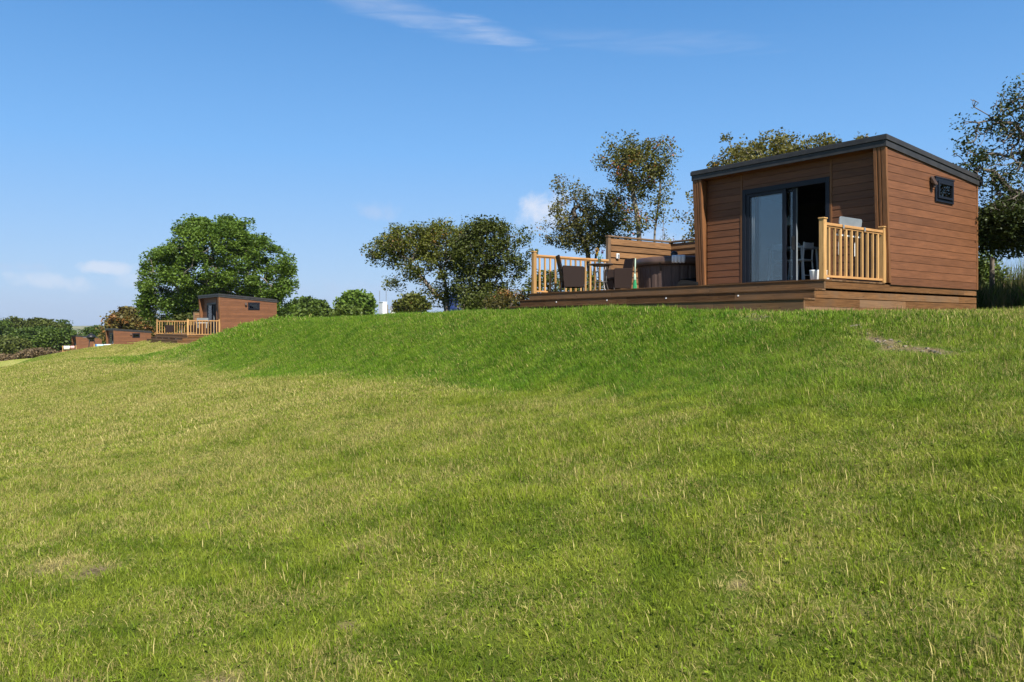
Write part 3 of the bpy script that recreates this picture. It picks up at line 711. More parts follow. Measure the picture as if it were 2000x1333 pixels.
def build_screen(label):
    c = thing('privacy_screen', label, 'screen', (0, 0, 0), TH, 'privacy screens beside the hot tubs')
    rr = random.Random(9)
    for nm in ('side_panel', 'back_panel'):
        mb = MB()
        for k in range(9):
            z0 = .02+k*.172; z1 = z0+.155
            if nm == 'side_panel':  # at y=0 along x 0..2.5, boards overlap like shiplap
                mb.hull8([(.03, -.045, z0), (2.5, -.045, z0), (2.5, -.002, z0), (.03, -.002, z0), (.03, -.012, z1+.02), (2.5, -.012, z1+.02), (2.5, .0, z1+.02), (.03, .0, z1+.02)], rr.random())
            else:
                mb.hull8([(2.455, -3.4, z0), (2.5, -3.4, z0), (2.5, -.035, z0), (2.455, -.035, z0), (2.488, -3.4, z1+.02), (2.5, -3.4, z1+.02), (2.5, -.035, z1+.02), (2.488, -.035, z1+.02)], rr.random())
        mb.build(nm, M['screen'], c, bevel=.004)
    for (x, y) in ((-.02, .02), (2.56, .05), (2.56, -1.7)):
        MB().box(x-.05, x+.05, y-.05, y+.045, 0, 1.60).build('post', M['screenpost'], c, bevel=.005)
    cp = MB(); cp.box(-.08, 2.62, -.05, .09, 1.602, 1.645); cp.box(2.44, 2.62, -3.4, -.053, 1.602, 1.645); cp.build('capping', M['screenpost'], c, bevel=.005)
    return c
def build_chair(label):
    """woven armchair, faces +x, seat .44"""
    c = thing('rattan_chair', label, 'chair', (0, 0, 0), 0, 'brown rattan armchairs on the decks')
    MB().box(-.24, .25, -.215, .215, .36, .43).build('seat', M['rattan'], c, bevel=.02)
    b = MB(); b.hull8([(-.26, -.23, .30), (-.21, -.23, .30), (-.21, .23, .30), (-.26, .23, .30), (-.40, -.22, .94), (-.36, -.22, .945), (-.36, .22, .945), (-.40, .22, .94)]); b.build('backrest', M['rattan'], c, bevel=.015)
    for sg in (-1, 1):
        a = MB(); y = sg*.235
        a.prism([(-.255, y, .14), (.245, y, .14), (.26, y, .62), (.22, y, .655), (-.29, y, .675), (-.30, y, .60)], (0, sg*.045, 0)); a.build('armrest', M['rattan'], c, bevel=.012)
    f = MB(); f.box(.215, .25, -.215, .215, .14, .359); f.build('front_apron', M['rattan'], c, bevel=.008)
    for sx in (-1, 1):
        for sy in (-1, 1): MB().tube([(sx*.24, sy*.245, 0), (sx*.225, sy*.24, .36)], [.013, .017], 10).build('leg', M['chairmetal'], c)
    return c
def build_table(label):
    c = thing('round_table', label, 'table', (0, 0, 0), 0, 'round tables on the decks')
    MB().lathe([(.28, .715), (.305, .722), (.31, .735), (.305, .748), (.0, .75)], n=40).build('tabletop', M['tabletop'], c, True)
    r = MB(); ring = [(.2*math.cos(a), .2*math.sin(a), .70) for a in np.linspace(0, 2*math.pi, 25)]; r.tube(ring, .011, 8, cap=False); r.build('upper_ring', M['chairmetal'], c, True); r = MB(); ring = [(.15*math.cos(a), .15*math.sin(a), .30) for a in np.linspace(0, 2*math.pi, 25)]; r.tube(ring, .008, 8, cap=False); r.build('lower_ring', M['chairmetal'], c, True)
    for k in range(4):
        a = R(20+90*k); cx, cy = math.cos(a), math.sin(a)
        MB().tube([(cx*.29, cy*.29, 0), (cx*.19, cy*.19, .12), (cx*.135, cy*.135, .30), (cx*.15, cy*.15, .5), (cx*.22, cy*.22, .713)], .012, 8).build('leg', M['chairmetal'], c, True)
    return c
def build_railtable(label):
    """folding table hooked on a handrail that runs along local x, centre at 0"""
    c = thing('rail_table', label, 'table', (0, 0, 0), TH, 'folding tables hooked on deck railings')
    o = MB(); pts = []
    w_, h0, h1, r_ = .375, .0, .155, .045
    for (cx, cz, a0) in ((w_-r_, h1-r_, 0), (-w_+r_, h1-r_, 90), (-w_+r_, h0+r_, 180), (w_-r_, h0+r_, 270)):
        for k in range(6):
            a = R(a0+k*18); pts.append((cx+r_*math.cos(a), cz+r_*math.sin(a)))
    o.prism([(p[0], .03-.12*p[1], p[1]) for p in pts], (0, .02, 0)); o.build('tabletop', M['greyplate'], c, bevel=.004)
    for x in (-.36, .36):
        b = MB(); b.box(x-.022, x+.022, -.045, .052, -.012, .002); b.box(x-.022, x+.022, -.05, -.044, -.07, .002); b.box(x-.022, x+.022, .046, .052, -.16, .002); b.build('hook', M['greyplate'], c, bevel=.002)
    b = MB(); b.box(-.40, .40, .055, .085, -.185, -.15); b.build('crossbar', M['white'], c, bevel=.004)
    for x in (-.3, .3): MB().tube([(x, .07, -.19), (x*.9, .10, -.30), (x*.9, .1, -.52)], .01, 8).build('strut', M['white'], c)
    return c
def build_tub(label):
    c = thing('hot_tub', label, 'hot tub', (0, 0, 0), TH, 'round hot tubs on the decks')
    MB().lathe([(.90, 0), (.93, .02), (.95, .10), (.98, .66), (.99, .70)], n=120, ripple=.014, ripn=4).build('tub_wall', M['tubside'], c, False)
    MB().lathe([(.985, .701), (1.03, .71), (1.03, .735), (.98, .75)], n=64).build('rim', M['black'], c, True)
    prof = [(1.00, .73), (1.065, .715), (1.085, .73), (1.088, .80), (1.08, .875), (1.05, .905), (.9, .925), (.5, .945), (0.01, .955)]
    MB().lathe(prof, n=64).build('cover', M['tubcover'], c, True)
    for a in (R(200), R(250), R(150)):
        s_ = MB(); ca, sa = math.cos(a), math.sin(a); tx, ty = -sa*.02, ca*.02
        for (r_, z_) in ((1.094, .72),): s_.hull8([(ca*.995-tx, sa*.995-ty, .56), (ca*.995+tx, sa*.995+ty, .56), (ca*1.003+tx, sa*1.003+ty, .56), (ca*1.003-tx, sa*1.003-ty, .56), (ca*1.09-tx, sa*1.09-ty, .76), (ca*1.09+tx, sa*1.09+ty, .76), (ca*1.098+tx, sa*1.098+ty, .76), (ca*1.098-tx, sa*1.098-ty, .76)], .5)
        s_.build('strap', M['black'], c)
    return c

DECK = []
def W3(ci, s, t, z):
    px, py, pz = CABINS_P[ci]; return (px+s*VX-t*VY, py+s*VY+t*VX, pz+z)
cab = build_cabin('large brown timber cabin with open sliding doors at the top of the bank'); place(cab, CABINS_P[0])
deck = build_deck('long stepped timber deck in front of the nearest cabin'); place(deck, CABINS_P[0])
railR = build_rail('short pale railing on deck end beside the open sliding door', 2.13, 10); place(railR, W3(0, .0, .06, DK))
railL = build_rail('pale railing behind the rattan chairs at far left deck end', 2.64, 14, second=False); place(railL, W3(0, .0, 7.97, DK))
screen = build_screen('corner screen of brown boards shielding the round hot tub'); place(screen, W3(0, 2.69, 7.97, DK))
tub = build_tub('round brown hot tub with closed cover inside the board screen'); place(tub, W3(0, 3.35, 6.2, DK))
ch1 = build_chair('brown rattan armchair left of the table with sunflowers'); place(ch1, W3(0, .70, 7.25, DK), R(6))
tb = build_table('small round dark table carrying a vase of flowers'); place(tb, W3(0, 1.45, 7.0, DK))
ch2 = copy_tree(ch1); place(ch2, W3(0, 2.12, 7.10, DK), R(204), 'brown rattan armchair between the round table and the board screen')
rt = build_railtable('grey folding table hooked on the railing beside the open door'); place(rt, W3(0, 1.0, .06, DK+.985))
# second cabin down the slope: copies of the same things
names2 = {}
def second(o, s, t, z, label, ci, rz=None):
    c = copy_tree(o); place(c, W3(ci, s, t, z), rz, label); return c
second(cab, 0, 0, 0, 'mid-sized brown cabin in front of the big green tree', 1)
second(deck, 0, 0, 0, 'timber deck with steps below the cabin by the big tree', 1)
second(railR, 0, .06, DK, 'short pale railing against the wall of the cabin by the big tree', 1)
second(railL, 0, 7.97, DK, 'pale railing at left deck end of the cabin by the big tree', 1)
second(screen, 2.69, 7.97, DK, 'board screen on the deck beneath the big green tree', 1)
second(tub, 3.35, 6.2, DK, 'hot tub on the deck beneath the big green tree', 1)
second(ch1, .68, 7.0, DK, 'dark rattan armchair at left on the deck by the big tree', 1, TH+R(-8))
second(tb, 1.3, 6.2, DK, 'round table on the deck by the big tree', 1)
second(ch1, 1.9, 5.4, DK, 'dark rattan armchair at right on the deck by the big tree', 1, TH+R(188))
second(rt, 1.0, .06, DK+.985, 'small folding table hooked on the railing by the big tree', 1)
second(cab, 0, 0, 0, 'small brown cabin in front of the orange brown tree', 2)
second(deck, 0, 0, 0, 'deck of the small cabin in front of the orange brown tree', 2)
second(railR, 0, .06, DK, 'railing covered in blue and white towels by the small cabin', 2)
second(cab, 0, 0, 0, 'smallest and farthest brown cabin beside the dark wood', 3)
second(deck, 0, 0, 0, 'deck of the farthest cabin beside the dark wood', 3)
second(railR, 0, .06, DK, 'railing hung with white towels by the farthest cabin', 3)

# towels over the far railings
def towel(ci, s0, s1, m, label, drop=.55):
    mb = MB(); n = 8; pts = []
    prof = [(-.055, .95-drop), (-.05, .75), (-.045, .985), (-.03, 1.0), (.03, 1.0), (.045, .985), (.05, .6)]
    for i in range(n+1):
        x = s0+(s1-s0)*i/n
        for (y, z) in prof: mb.v.append((x, y+.012*math.sin(i*1.9+z*4), z+.01*math.sin(i*2.3)))
    k = len(prof)
    for i in range(n):
        for j in range(k-1): mb.f.append((i*k+j, (i+1)*k+j, (i+1)*k+j+1, i*k+j+1)); mb.t.append(.5)
    o = mb.build('towel', M[m], None, True); o.location = W3(ci, 0, .06, DK); o.rotation_euler = (0, 0, TH)
    sd_ = o.modifiers.new('thick', 'SOLIDIFY'); sd_.thickness = .012
    tag(o, label, 'towel', 'towels drying on the far railings')
towel(2, .35, 1.0, 'paleblue', 'pale blue towel over the railing by the small cabin'); towel(2, 1.05, 1.75, 'whitecloth', 'white towel over the railing by the small cabin')
towel(2, .12, .33, 'bluetowel', 'dark blue towel over the railing by the small cabin')
towel(3, .2, 1.1, 'whitecloth', 'white towel over the railing by the farthest cabin'); towel(3, 1.2, 1.8, 'pinktowel', 'pink towel over the railing by the farthest cabin', .4)

# things on the first deck
def flowers():
    c = thing('flower_vase', 'glass vase of sunflower and purple flower on the round table', 'vase', W3(0, 1.40, 7.02, DK+.75), TH)
    MB().lathe([(.03, 0), (.04, .01), (.042, .10), (.03, .13), (.036, .145)], n=20).build('vase', M['jar'], c, True)
    for (x, y, z, nm, m, r_) in ((-.05, .02, .335, 'sunflower', 'yellow', .085), (.11, -.01, .30, 'purple_flower', 'purple', .06), (.0, .06, .24, 'small_sunflower', 'yellow', .045)):
        s_ = MB(); s_.tube([(0, 0, .03), (x*.5, y*.5, z*.6), (x, y, z)], .006, 6)
        for k in range(3): s_.face([(x*.5, y*.5, z*(.3+.2*k)), (x*.5+.04, y*.5+.03*(-1)**k, z*(.36+.2*k)), (x*.5+.08, y*.5+.02*(-1)**k, z*(.3+.2*k)), (x*.5+.04, y*.5-.01, z*(.27+.2*k))])
        s_.build('flower_stem', M['stem'], c)
        f = MB()
        for k in range(15):    # faces the camera side, tilted up
            a = 2*math.pi*k/15; a2 = a+.16; a1 = a-.16
            P = lambda r, an: (x-.01-.3*r*abs(math.sin(an))*.2, y+r*math.cos(an), z+r*math.sin(an))
            f.face([P(r_*.35, a), P(r_*.75, a1), P(r_, a), P(r_*.75, a2)])
        fl = f.build(nm, M[m], c)
        hd = MB(); hd.tube([(x+.005, y, z), (x-.02, y, z)], [r_*.42, r_*.34], 14); hd.build('seed_head', M['seed'], fl, True)
flowers()
def broom():
    c = thing('broom', 'green bristled broom with pale handle standing by the hot tub', 'broom', W3(0, 1.15, 5.55, DK), TH)
    MB().tube([(0, 0, .34), (.02, 0, .78)], [.017, .014], 10).build('handle', M['palegreen'], c, True)
    b = MB()
    for i in range(70):
        rr = random.Random(i); a = rr.random()*6.28; r_ = rr.random()**.5
        b.tube([(.02*math.cos(a)*r_, .026*math.sin(a)*r_, .30), (.045*math.cos(a)*r_, .062*math.sin(a)*r_, .0)], .006, 4)
    b.build('bristles', M['green'], c); MB().lathe([(.016, .42), (.026, .38), (.032, .28), (.03, .26)], n=16).build('ferrule', M['palegreen'], c, True)
broom()
def cloth():
    mb = MB(); r0 = 1.1; n = 14; k = 7; ang0, ang1 = R(216), R(233)
    prof = [(.86, .940), (.97, .935), (1.06, .925), (1.098, .90), (1.108, .85), (1.106, .80), (1.108, .755)]
    for i in range(n+1):
        a = ang0+(ang1-ang0)*i/n
        for j, (r_, z) in enumerate(prof):
            w2 = .018*math.sin(i*1.7)*(j/6); zz = z-(.03*abs(math.sin(i*.9)) if j == 6 else 0); mb.v.append(((r_+w2+.004)*math.cos(a), (r_+w2+.004)*math.sin(a), zz))
    for i in range(n):
        for j in range(k-1): mb.f.append((i*k+j, (i+1)*k+j, (i+1)*k+j+1, i*k+j+1)); mb.t.append(.5)
    o = mb.build('cloth', M['whitecloth'], None, True); o.location = W3(0, 3.35, 6.2, DK); o.rotation_euler = (0, 0, TH)
    o.modifiers.new('thick', 'SOLIDIFY').thickness = .008
    tag(o, 'crumpled white cloth draped over the edge of the hot tub cover', 'cloth')
cloth()
bt = MB(); bt.lathe([(.05, 0), (.085, .02), (.09, .07), (.06, .10), (.03, .12), (.0, .125)], n=20); o = bt.build('chemical_floater', M['black'], None, True); o.location = W3(0, 2.62, 5.62, DK+.925); tag(o, 'small black dispenser lying on the hot tub cover by the white cloth', 'dispenser')
sp = thing('tub_step', 'low black step in front of the hot tub', 'step', W3(0, 2.06, 4.78, DK), TH)
MB().prism([(0, -.3, 0), (.42, -.3, 0), (.42, -.3, .30), (.20, -.3, .30), (.14, -.3, .26), (.03, -.3, .17), (0, -.3, .10)], (0, .62, 0)).build('step_body', M['matt'], sp, bevel=.02)
MB().box(.17, .41, -.28, .30, .301, .315).build('step_tread', M['matt'], sp, bevel=.004)
lb = thing('outdoor_light', 'small white light on the board screen above the right armchair', 'light', W3(0, 2.95, 7.93, DK+1.02), TH)
MB().box(-.05, .05, -.05, .0, 0, .14).build('light_body', M['white'], lb, bevel=.012); MB().box(-.035, .035, -.058, -.0505, .02, .12).build('light_lens', M['greyplate'], lb, bevel=.004)
for (s_, t_, lbl) in ((.38, .42, 'white pot at deck end behind the balusters, nearer the corner post'), (.62, .36, 'white pot behind the balusters below the grey folding table')):
    p = thing('plant_pot', lbl, 'pot', W3(0, s_, t_, DK), 0, 'white pots behind the railing')
    MB().lathe([(.05, 0), (.07, .02), (.085, .17), (.092, .19), (.08, .19), (.07, .14)], n=24).build('pot', M['white'], p, True)
# inside the first cabin
bt = thing('bar_table', 'white bar table seen through the sliding door glass', 'table', W3(0, 3.3, 2.75, DK), TH)
MB().box(-.33, .33, -.45, .45, .90, .94).build('tabletop', M['white'], bt, bevel=.006)
for (x, y) in ((-.29, -.40), (-.29, .40), (.29, -.40), (.29, .40)): MB().tube([(x*1.08, y*1.12, 0), (x, y, .90)], .022, 8).build('leg', M['white'], bt)
m_ = thing('mug', 'white mug on the bar table behind the glass', 'mug', W3(0, 3.2, 2.6, DK+.94), 0); MB().lathe([(.035, 0), (.042, .01), (.045, .10), (.04, .10)], n=20).build('cup', M['white'], m_, True); MB().tube([(.045, 0, .02), (.075, 0, .03), (.078, 0, .07), (.045, 0, .085)], .006, 8).build('handle', M['white'], m_, True)
def stool(label, s, t, rz):
    c = thing('bar_stool', label, 'stool', W3(0, s, t, DK), TH+rz, 'white bar stools inside the cabin')
    MB().box(-.18, .18, -.19, .19, .60, .635).build('seat', M['white'], c, bevel=.01)
    for (x, y) in ((-.16, -.17), (-.16, .17)): MB().tube([(x*1.35, y*1.1, 0), (x, y, .62), (x*1.15, y, 1.0)], .017, 8).build('back_leg', M['white'], c)
    for (x, y) in ((.16, -.17), (.16, .17)): MB().tube([(x*1.25, y*1.1, 0), (x, y, .60)], .017, 8).build('leg', M['white'], c)
    MB().box(-.20, -.178, -.155, .155, .86, .99).build('backrest', M['white'], c, bevel=.006)
    f = MB(); f.tube([(-.19, -.18, .28), (-.19, .18, .28)], .012, 8); f.tube([(.19, -.18, .28), (.19, .18, .28)], .012, 8); f.build('footrest', M['white'], c)
stool('white bar stool standing in the open half of the doorway', 3.0, 2.36, R(90)); stool('white bar stool behind the fixed glass under the bar table', 2.95, 2.75, R(0))
pl = thing('pendant_lamp', 'white pendant lamp hanging over the bar table behind the glass', 'lamp', W3(0, 3.3, 2.85, DK+1.45), 0)
MB().lathe([(.10, 0), (.105, .01), (.06, .16), (.02, .2), (.015, .22)], n=24).build('lamp_shade', M['white'], pl, True); MB().tube([(0, 0, .22), (0, 0, .95)], .005, 6).build('cord', M['white'], pl)

# ------------------------------------------------------------------ trees
def grow(name, label, cat, base, trunks, blobs, n, leaves, lsize, lm, bm, seed, clump=.35, r_twig=.012, bare=0., shell=.5, pull=.4, group=None, up=.35, bare_top=None, lstretch=1.5, tpow=.5, fruit=None):
    """trunks: polylines relative to base; blobs: (x,y,z,rx,ry,rz,weight) relative to base"""
    rs = np.random.RandomState(seed); base = Vector(base)
    root = thing(name, label, cat, base, 0, group)
    nodes = []; par = []
    for tr in trunks:
        for i, p in enumerate(tr): nodes.append(np.array(p, float)); par.append(len(nodes)-2 if i else -1)
    ntr = len(nodes)
    B = np.array([b[:6] for b in blobs]); wgt = np.array([(b[6] if len(b) > 6 else 1)*b[3]*b[4]*b[5] for b in blobs]); wgt = wgt/wgt.sum()
    pick = rs.choice(len(B), n, p=wgt); dv = rs.normal(size=(n, 3)); dv /= np.linalg.norm(dv, axis=1)[:, None]
    rad = (rs.rand(n)**(1/3.))*(1-shell)+shell*(.78+.22*rs.rand(n))
    A = B[pick, :3]+dv*rad[:, None]*B[pick, 3:]
    A = A[A[:, 2] > .25]
    cen = np.array(trunks[0][-1]); order = np.argsort(np.linalg.norm(A-cen, axis=1)); A = A[order]
    NP = np.array(nodes); depth = [0.]*len(nodes)
    for p in A:
        d = np.linalg.norm(NP-p, axis=1)+pull*np.array(depth)*.35
        d[:max(0, 1)] += 2.0
        j = int(np.argmin(d)); q0 = NP[j]; ln = np.linalg.norm(p-q0)
        k = max(1, int(ln/.55)); prev = j; new = []
        for i in range(1, k+1):
            f = i/k; pt = q0+(p-q0)*f+rs.normal(size=3)*.06*ln*(1 if i < k else 0)+np.array([0, 0, -.08*ln*math.sin(f*math.pi)])
            new.append(pt); par.append(prev); depth.append(depth[prev]+ln/k*.5); prev = len(par)-1
        NP = np.vstack([NP, new])
    N = len(NP); cnt = np.zeros(N); child = np.zeros(N, bool)
    for i in range(N-1, -1, -1):
        if cnt[i] == 0: cnt[i] = 1
        if par[i] >= 0: cnt[par[i]] += cnt[i]; child[par[i]] = True
    rad = r_twig*cnt**tpow
    for i in range(N-1, -1, -1):
        if par[i] >= 0: rad[par[i]] = max(rad[par[i]], rad[i]*.9)
    # branches mesh
    V = []; F = []
    for i in range(N):
        j = par[i]
        if j < 0: continue
        p0, p1 = Vector(NP[j]), Vector(NP[i]); d = p1-p0
        if d.length < 1e-5: continue
        d.normalize(); a = d.orthogonal().normalized(); b = d.cross(a); ns = 7 if rad[i] > .05 else (5 if rad[i] > .025 else 4)
        r0 = min(rad[j], rad[i]*1.5); r1 = rad[i]; b0 = len(V)
        for (pp, r_) in ((p0-d*r0*.3, r0), (p1, r1)):
            for k in range(ns):
                an = 2*math.pi*k/ns; V.append(tuple(pp+(a*math.cos(an)+b*math.sin(an))*r_))
        for k in range(ns): F.append((b0+k, b0+(k+1) % ns, b0+ns+(k+1) % ns, b0+ns+k))
    o = np_mesh('trunk', np.array(V), np.array(F), rs.rand(len(F)), bm, root, True)
    # leaves in clumps round the twigs
    tips = np.where(~child)[0]
    if bare: tips = tips[rs.rand(len(tips)) > bare]
    if bare_top is not None:
        z0, z1, keep = bare_top; zz = NP[tips, 2]; tips = tips[rs.rand(len(tips)) > (1-keep)*sm(zz, z0, z1)]
    near_tip = np.where((cnt <= 2) & (np.arange(N) >= ntr))[0]
    src = np.concatenate([tips, tips, near_tip[rs.rand(len(near_tip)) < (.5 if not bare else .15)]]) if bare_top is None else tips
    pick = src[rs.randint(0, len(src), leaves)]
    sg = clump*(.6+.8*rs.rand(N))
    c = NP[pick]+np.clip(rs.normal(size=(leaves, 3)), -1.5, 1.5)*sg[pick][:, None]*np.array([1, 1, .75])
    ctone = rs.rand(N)[pick]*.3+rs.rand(leaves)*.4+.3*np.clip(fbm(c[:, 0]+3*c[:, 2], c[:, 1]+2*c[:, 2], .55, 2, seed)*2-.5, 0, 1)
    nrm = rs.normal(size=(leaves, 3)); nrm[:, 2] = np.abs(nrm[:, 2])+up; nrm /= np.linalg.norm(nrm, axis=1)[:, None]
    a = np.cross(nrm, rs.normal(size=(leaves, 3))); a /= np.linalg.norm(a, axis=1)[:, None]; b = np.cross(nrm, a)
    ls = (lsize*(.6+.8*rs.rand(leaves)))[:, None]
    Vl = np.stack([c-a*ls*.5*lstretch, c-b*ls*.5+nrm*ls*.08, c+a*ls*.5*lstretch, c+b*ls*.5+nrm*ls*.08], 1).reshape(-1, 3)
    Fl = np.arange(leaves*4).reshape(-1, 4)
    np_mesh('crown', Vl, Fl, np.clip(ctone, 0, 1), lm, root)
    return root
def at(px, d): return ((px-1000)/1550*d, d)
def zof(py, d): return (635-py)/1550*d
def tree_at(name, label, cat, px, d, blobs_px, n, leaves, lsize, lm, bm, seed, trunk_px=None, zbase=None, depth=1., trunks=None, **kw):
    """crown outline given as ellipses in picture pixels at distance d, turned into metres; depth is the crown's own thickness"""
    x, y = at(px, d); zb = gz(x, y) if zbase is None else zbase
    k = d/1550; bl = []
    rs = random.Random(seed)
    for b in blobs_px:
        bx, by, rx, ry = b[:4]; oy = b[5] if len(b) > 5 else rs.uniform(-.25, .25)*rx*k
        bl.append(((bx-px)*k, oy, zof(by, d)-zb, rx*k, rx*k*depth, ry*k, b[4] if len(b) > 4 else 1))
    if trunks is None:
        trunks = [[(0, 0, -.1)]+[((tx-px)*k, 0.1*i, zof(ty, d)-zb) for i, (tx, ty) in enumerate(trunk_px)]]
    else: trunks = [[((tx-px)*k, ty0, zof(ty, d)-zb) for (tx, ty, ty0) in tr] for tr in trunks]
    return grow(name, label, cat, (x, y, zb), trunks, bl, n, leaves, lsize, M[lm], M[bm], seed, **kw)

tree_at('ash_tree', 'big rounded bright green tree rising behind the mid-sized cabin', 'tree', 425, 70,
        [(420, 520, 105, 92), (350, 545, 72, 72), (490, 535, 78, 76), (325, 580, 50, 48), (520, 570, 48, 50), (420, 470, 70, 48), (300, 600, 30, 22), (365, 600, 60, 28, .7), (545, 545, 24, 36), (455, 590, 60, 24, .5), (388, 432, 20, 16, 1.6), (460, 446, 26, 18, 1.4), (520, 480, 22, 18, 1.5), (318, 500, 20, 18, 1.6), (290, 560, 20, 16, 1.5), (284, 596, 18, 14, 1.4), (556, 510, 16, 20, 1.3), (562, 560, 14, 16, 1.3), (545, 600, 22, 12, 1.2), (300, 622, 20, 9, 1.2), (335, 630, 42, 20, 1.3), (385, 622, 36, 24, 1.2), (350, 470, 18, 16, 1.4)],
        900, 90000, .14, 'ash', 'bark', 11, trunk_px=[(424, 615), (428, 585), (432, 560)], clump=.36, r_twig=.016, shell=.5, zbase=-1.6, depth=.95, up=.6)
tree_at('hawthorn_tree', 'flat topped olive hawthorn with leaning trunk left of the deck', 'tree', 872, 37,
        [(800, 475, 70, 34), (860, 480, 58, 46), (760, 492, 42, 28), (835, 520, 58, 26, .6), (778, 548, 24, 14, .9), (880, 548, 28, 36, .7), (740, 505, 24, 14), (905, 490, 40, 40), (850, 575, 24, 20, 1.3), (892, 586, 20, 18, 1.3), (812, 540, 26, 14, .8)],
        560, 27000, .066, 'haw', 'bark', 23, trunks=[[(872, 612, 0), (868, 588, 0), (845, 570, .1), (826, 545, .2), (800, 520, .1)], [(872, 612, 0.05), (874, 580, .2), (868, 550, .3), (858, 520, .2)], [(876, 612, -.05), (885, 575, -.2), (895, 545, -.3)]],
        clump=.20, r_twig=.011, shell=.55, depth=.9, tpow=.46)
tree_at('hawthorn_tree', 'dense dark hawthorn just left of the deck end', 'tree', 938, 35,
        [(940, 490, 52, 60), (965, 470, 42, 40), (920, 550, 40, 38), (985, 520, 36, 50), (950, 570, 38, 26), (945, 588, 42, 20, 1.4), (1015, 490, 26, 40, .5), (1010, 575, 22, 24, .6)],
        560, 24000, .068, 'hawdark', 'darkbark', 29, trunks=[[(938, 612, 0), (938, 580, 0), (945, 540, .1), (950, 500, 0)], [(940, 612, .1), (955, 575, .2), (975, 535, .2)], [(936, 612, -.1), (922, 575, -.1), (915, 545, 0)]],
        clump=.22, r_twig=.010, shell=.5, bare=.12, depth=.9)
tree_at('hawthorn_tree', 'sparse hawthorn with thin open top behind the deck railing', 'tree', 1150, 31,
        [(1120, 420, 46, 56, .55), (1105, 375, 28, 40, .45), (1150, 440, 62, 34, 1.3), (1170, 410, 46, 42), (1090, 455, 34, 30, .6), (1140, 475, 46, 18, 1.), (1200, 440, 30, 44), (1085, 380, 18, 24, .5), (1125, 335, 10, 18, .7)],
        420, 12500, .058, 'olive', 'darkbark', 31, trunks=[[(1150, 610, 0), (1152, 540, 0), (1148, 490, .1), (1130, 450, .1), (1120, 410, 0)], [(1152, 610, .1), (1165, 500, .2), (1180, 450, .2)]],
        clump=.17, r_twig=.009, shell=.4, depth=.85)
tree_at('rowan_tree', 'rowan tree with orange red berries behind the board screen', 'tree', 1248, 29,
        [(1240, 330, 52, 48), (1200, 310, 30, 28, .8), (1285, 310, 34, 38, .9), (1240, 290, 26, 26, .6), (1230, 385, 34, 44, .8), (1290, 370, 22, 36, .7), (1245, 430, 30, 30, .6), (1292, 440, 18, 44, .45), (1195, 270, 8, 18, .8)],
        420, 10500, .060, 'rowan', 'bark', 37, trunks=[[(1248, 610, 0), (1250, 500, 0), (1246, 430, 0), (1238, 385, .1), (1232, 340, 0)], [(1278, 610, .2), (1279, 500, .2), (1281, 450, .2), (1290, 380, .1), (1292, 330, .2)], [(1290, 610, 0), (1295, 490, .1), (1297, 420, .1)]],
        clump=.17, r_twig=.008, shell=.4, depth=.9)
tree_at('hedge_tree', 'olive tree whose top shows above the left part of the cabin roof', 'tree', 1500, 25.5,
        [(1425, 310, 34, 34, .7), (1505, 300, 52, 34), (1480, 330, 80, 40), (1400, 345, 30, 30, .6), (1345, 380, 24, 26, .6), (1348, 440, 20, 30, .5), (1530, 320, 48, 24), (1420, 420, 70, 70, .6), (1540, 278, 8, 14, .5), (1420, 280, 10, 12, .9)],
        380, 12000, .060, 'olive', 'bark', 41, trunk_px=[(1500, 520), (1490, 430), (1480, 370)], clump=.17, r_twig=.009, shell=.5)
tree_at('hedge_tree', 'olive tree whose top just clears the middle of the cabin roof', 'tree', 1590, 24.5,
        [(1590, 300, 40, 24), (1570, 320, 40, 30), (1600, 340, 60, 50), (1615, 283, 12, 16), (1655, 280, 6, 12, 1.5), (1683, 272, 11, 14, 1.6), (1675, 310, 30, 30, .6)],
        230, 9000, .060, 'olive', 'bark', 43, trunk_px=[(1592, 520), (1590, 430), (1600, 370)], clump=.16, r_twig=.009, shell=.5)
tree_at('hawthorn_tree', 'tall dark tree with bare upper twigs right of the nearest cabin', 'tree', 2010, 17.6,
        [(1892, 252, 26, 18, 1.6), (1882, 302, 22, 13, 1.8), (1905, 205, 20, 14, 1.4), (1985, 240, 60, 66, 1.1), (1945, 330, 66, 46, 1.1), (1900, 285, 36, 26, .9), (1915, 350, 48, 26, .9), (1925, 410, 30, 30, 1.3), (2060, 290, 80, 110, .8), (2000, 420, 96, 56, 1.5), (1950, 435, 48, 40, 2.2), (1932, 465, 34, 20, 2.6), (1990, 475, 60, 18, 1.4), (2080, 430, 80, 60, 1.), (1990, 185, 40, 34, .6)],
        3200, 36000, .045, 'holly', 'midbark', 47, trunks=[[(2030, 600, 0), (2032, 520, 0), (2028, 440, .1), (2030, 360, .1), (2024, 290, 0), (2020, 230, 0)], [(2034, 600, .1), (2050, 480, .3), (2070, 380, .3), (2080, 300, .3)], [(2027, 430, .1), (1985, 385, .0), (1940, 335, 0)], [(2030, 350, .1), (2000, 290, -.2), (1970, 245, -.2)]],
        clump=.15, r_twig=.0066, shell=.3, depth=.8, bare_top=(1.8, 2.9, .2), tpow=.5)
tree_at('autumn_tree', 'orange brown tree behind the small far cabin', 'tree', 258, 108,
        [(255, 640, 42, 36), (235, 650, 30, 30), (285, 650, 28, 32), (262, 625, 30, 24), (215, 655, 14, 20, .6)], 150, 9000, .30, 'autumn', 'darkbark', 53, trunk_px=[(258, 655)], zbase=-4.2, clump=.55, r_twig=.02)
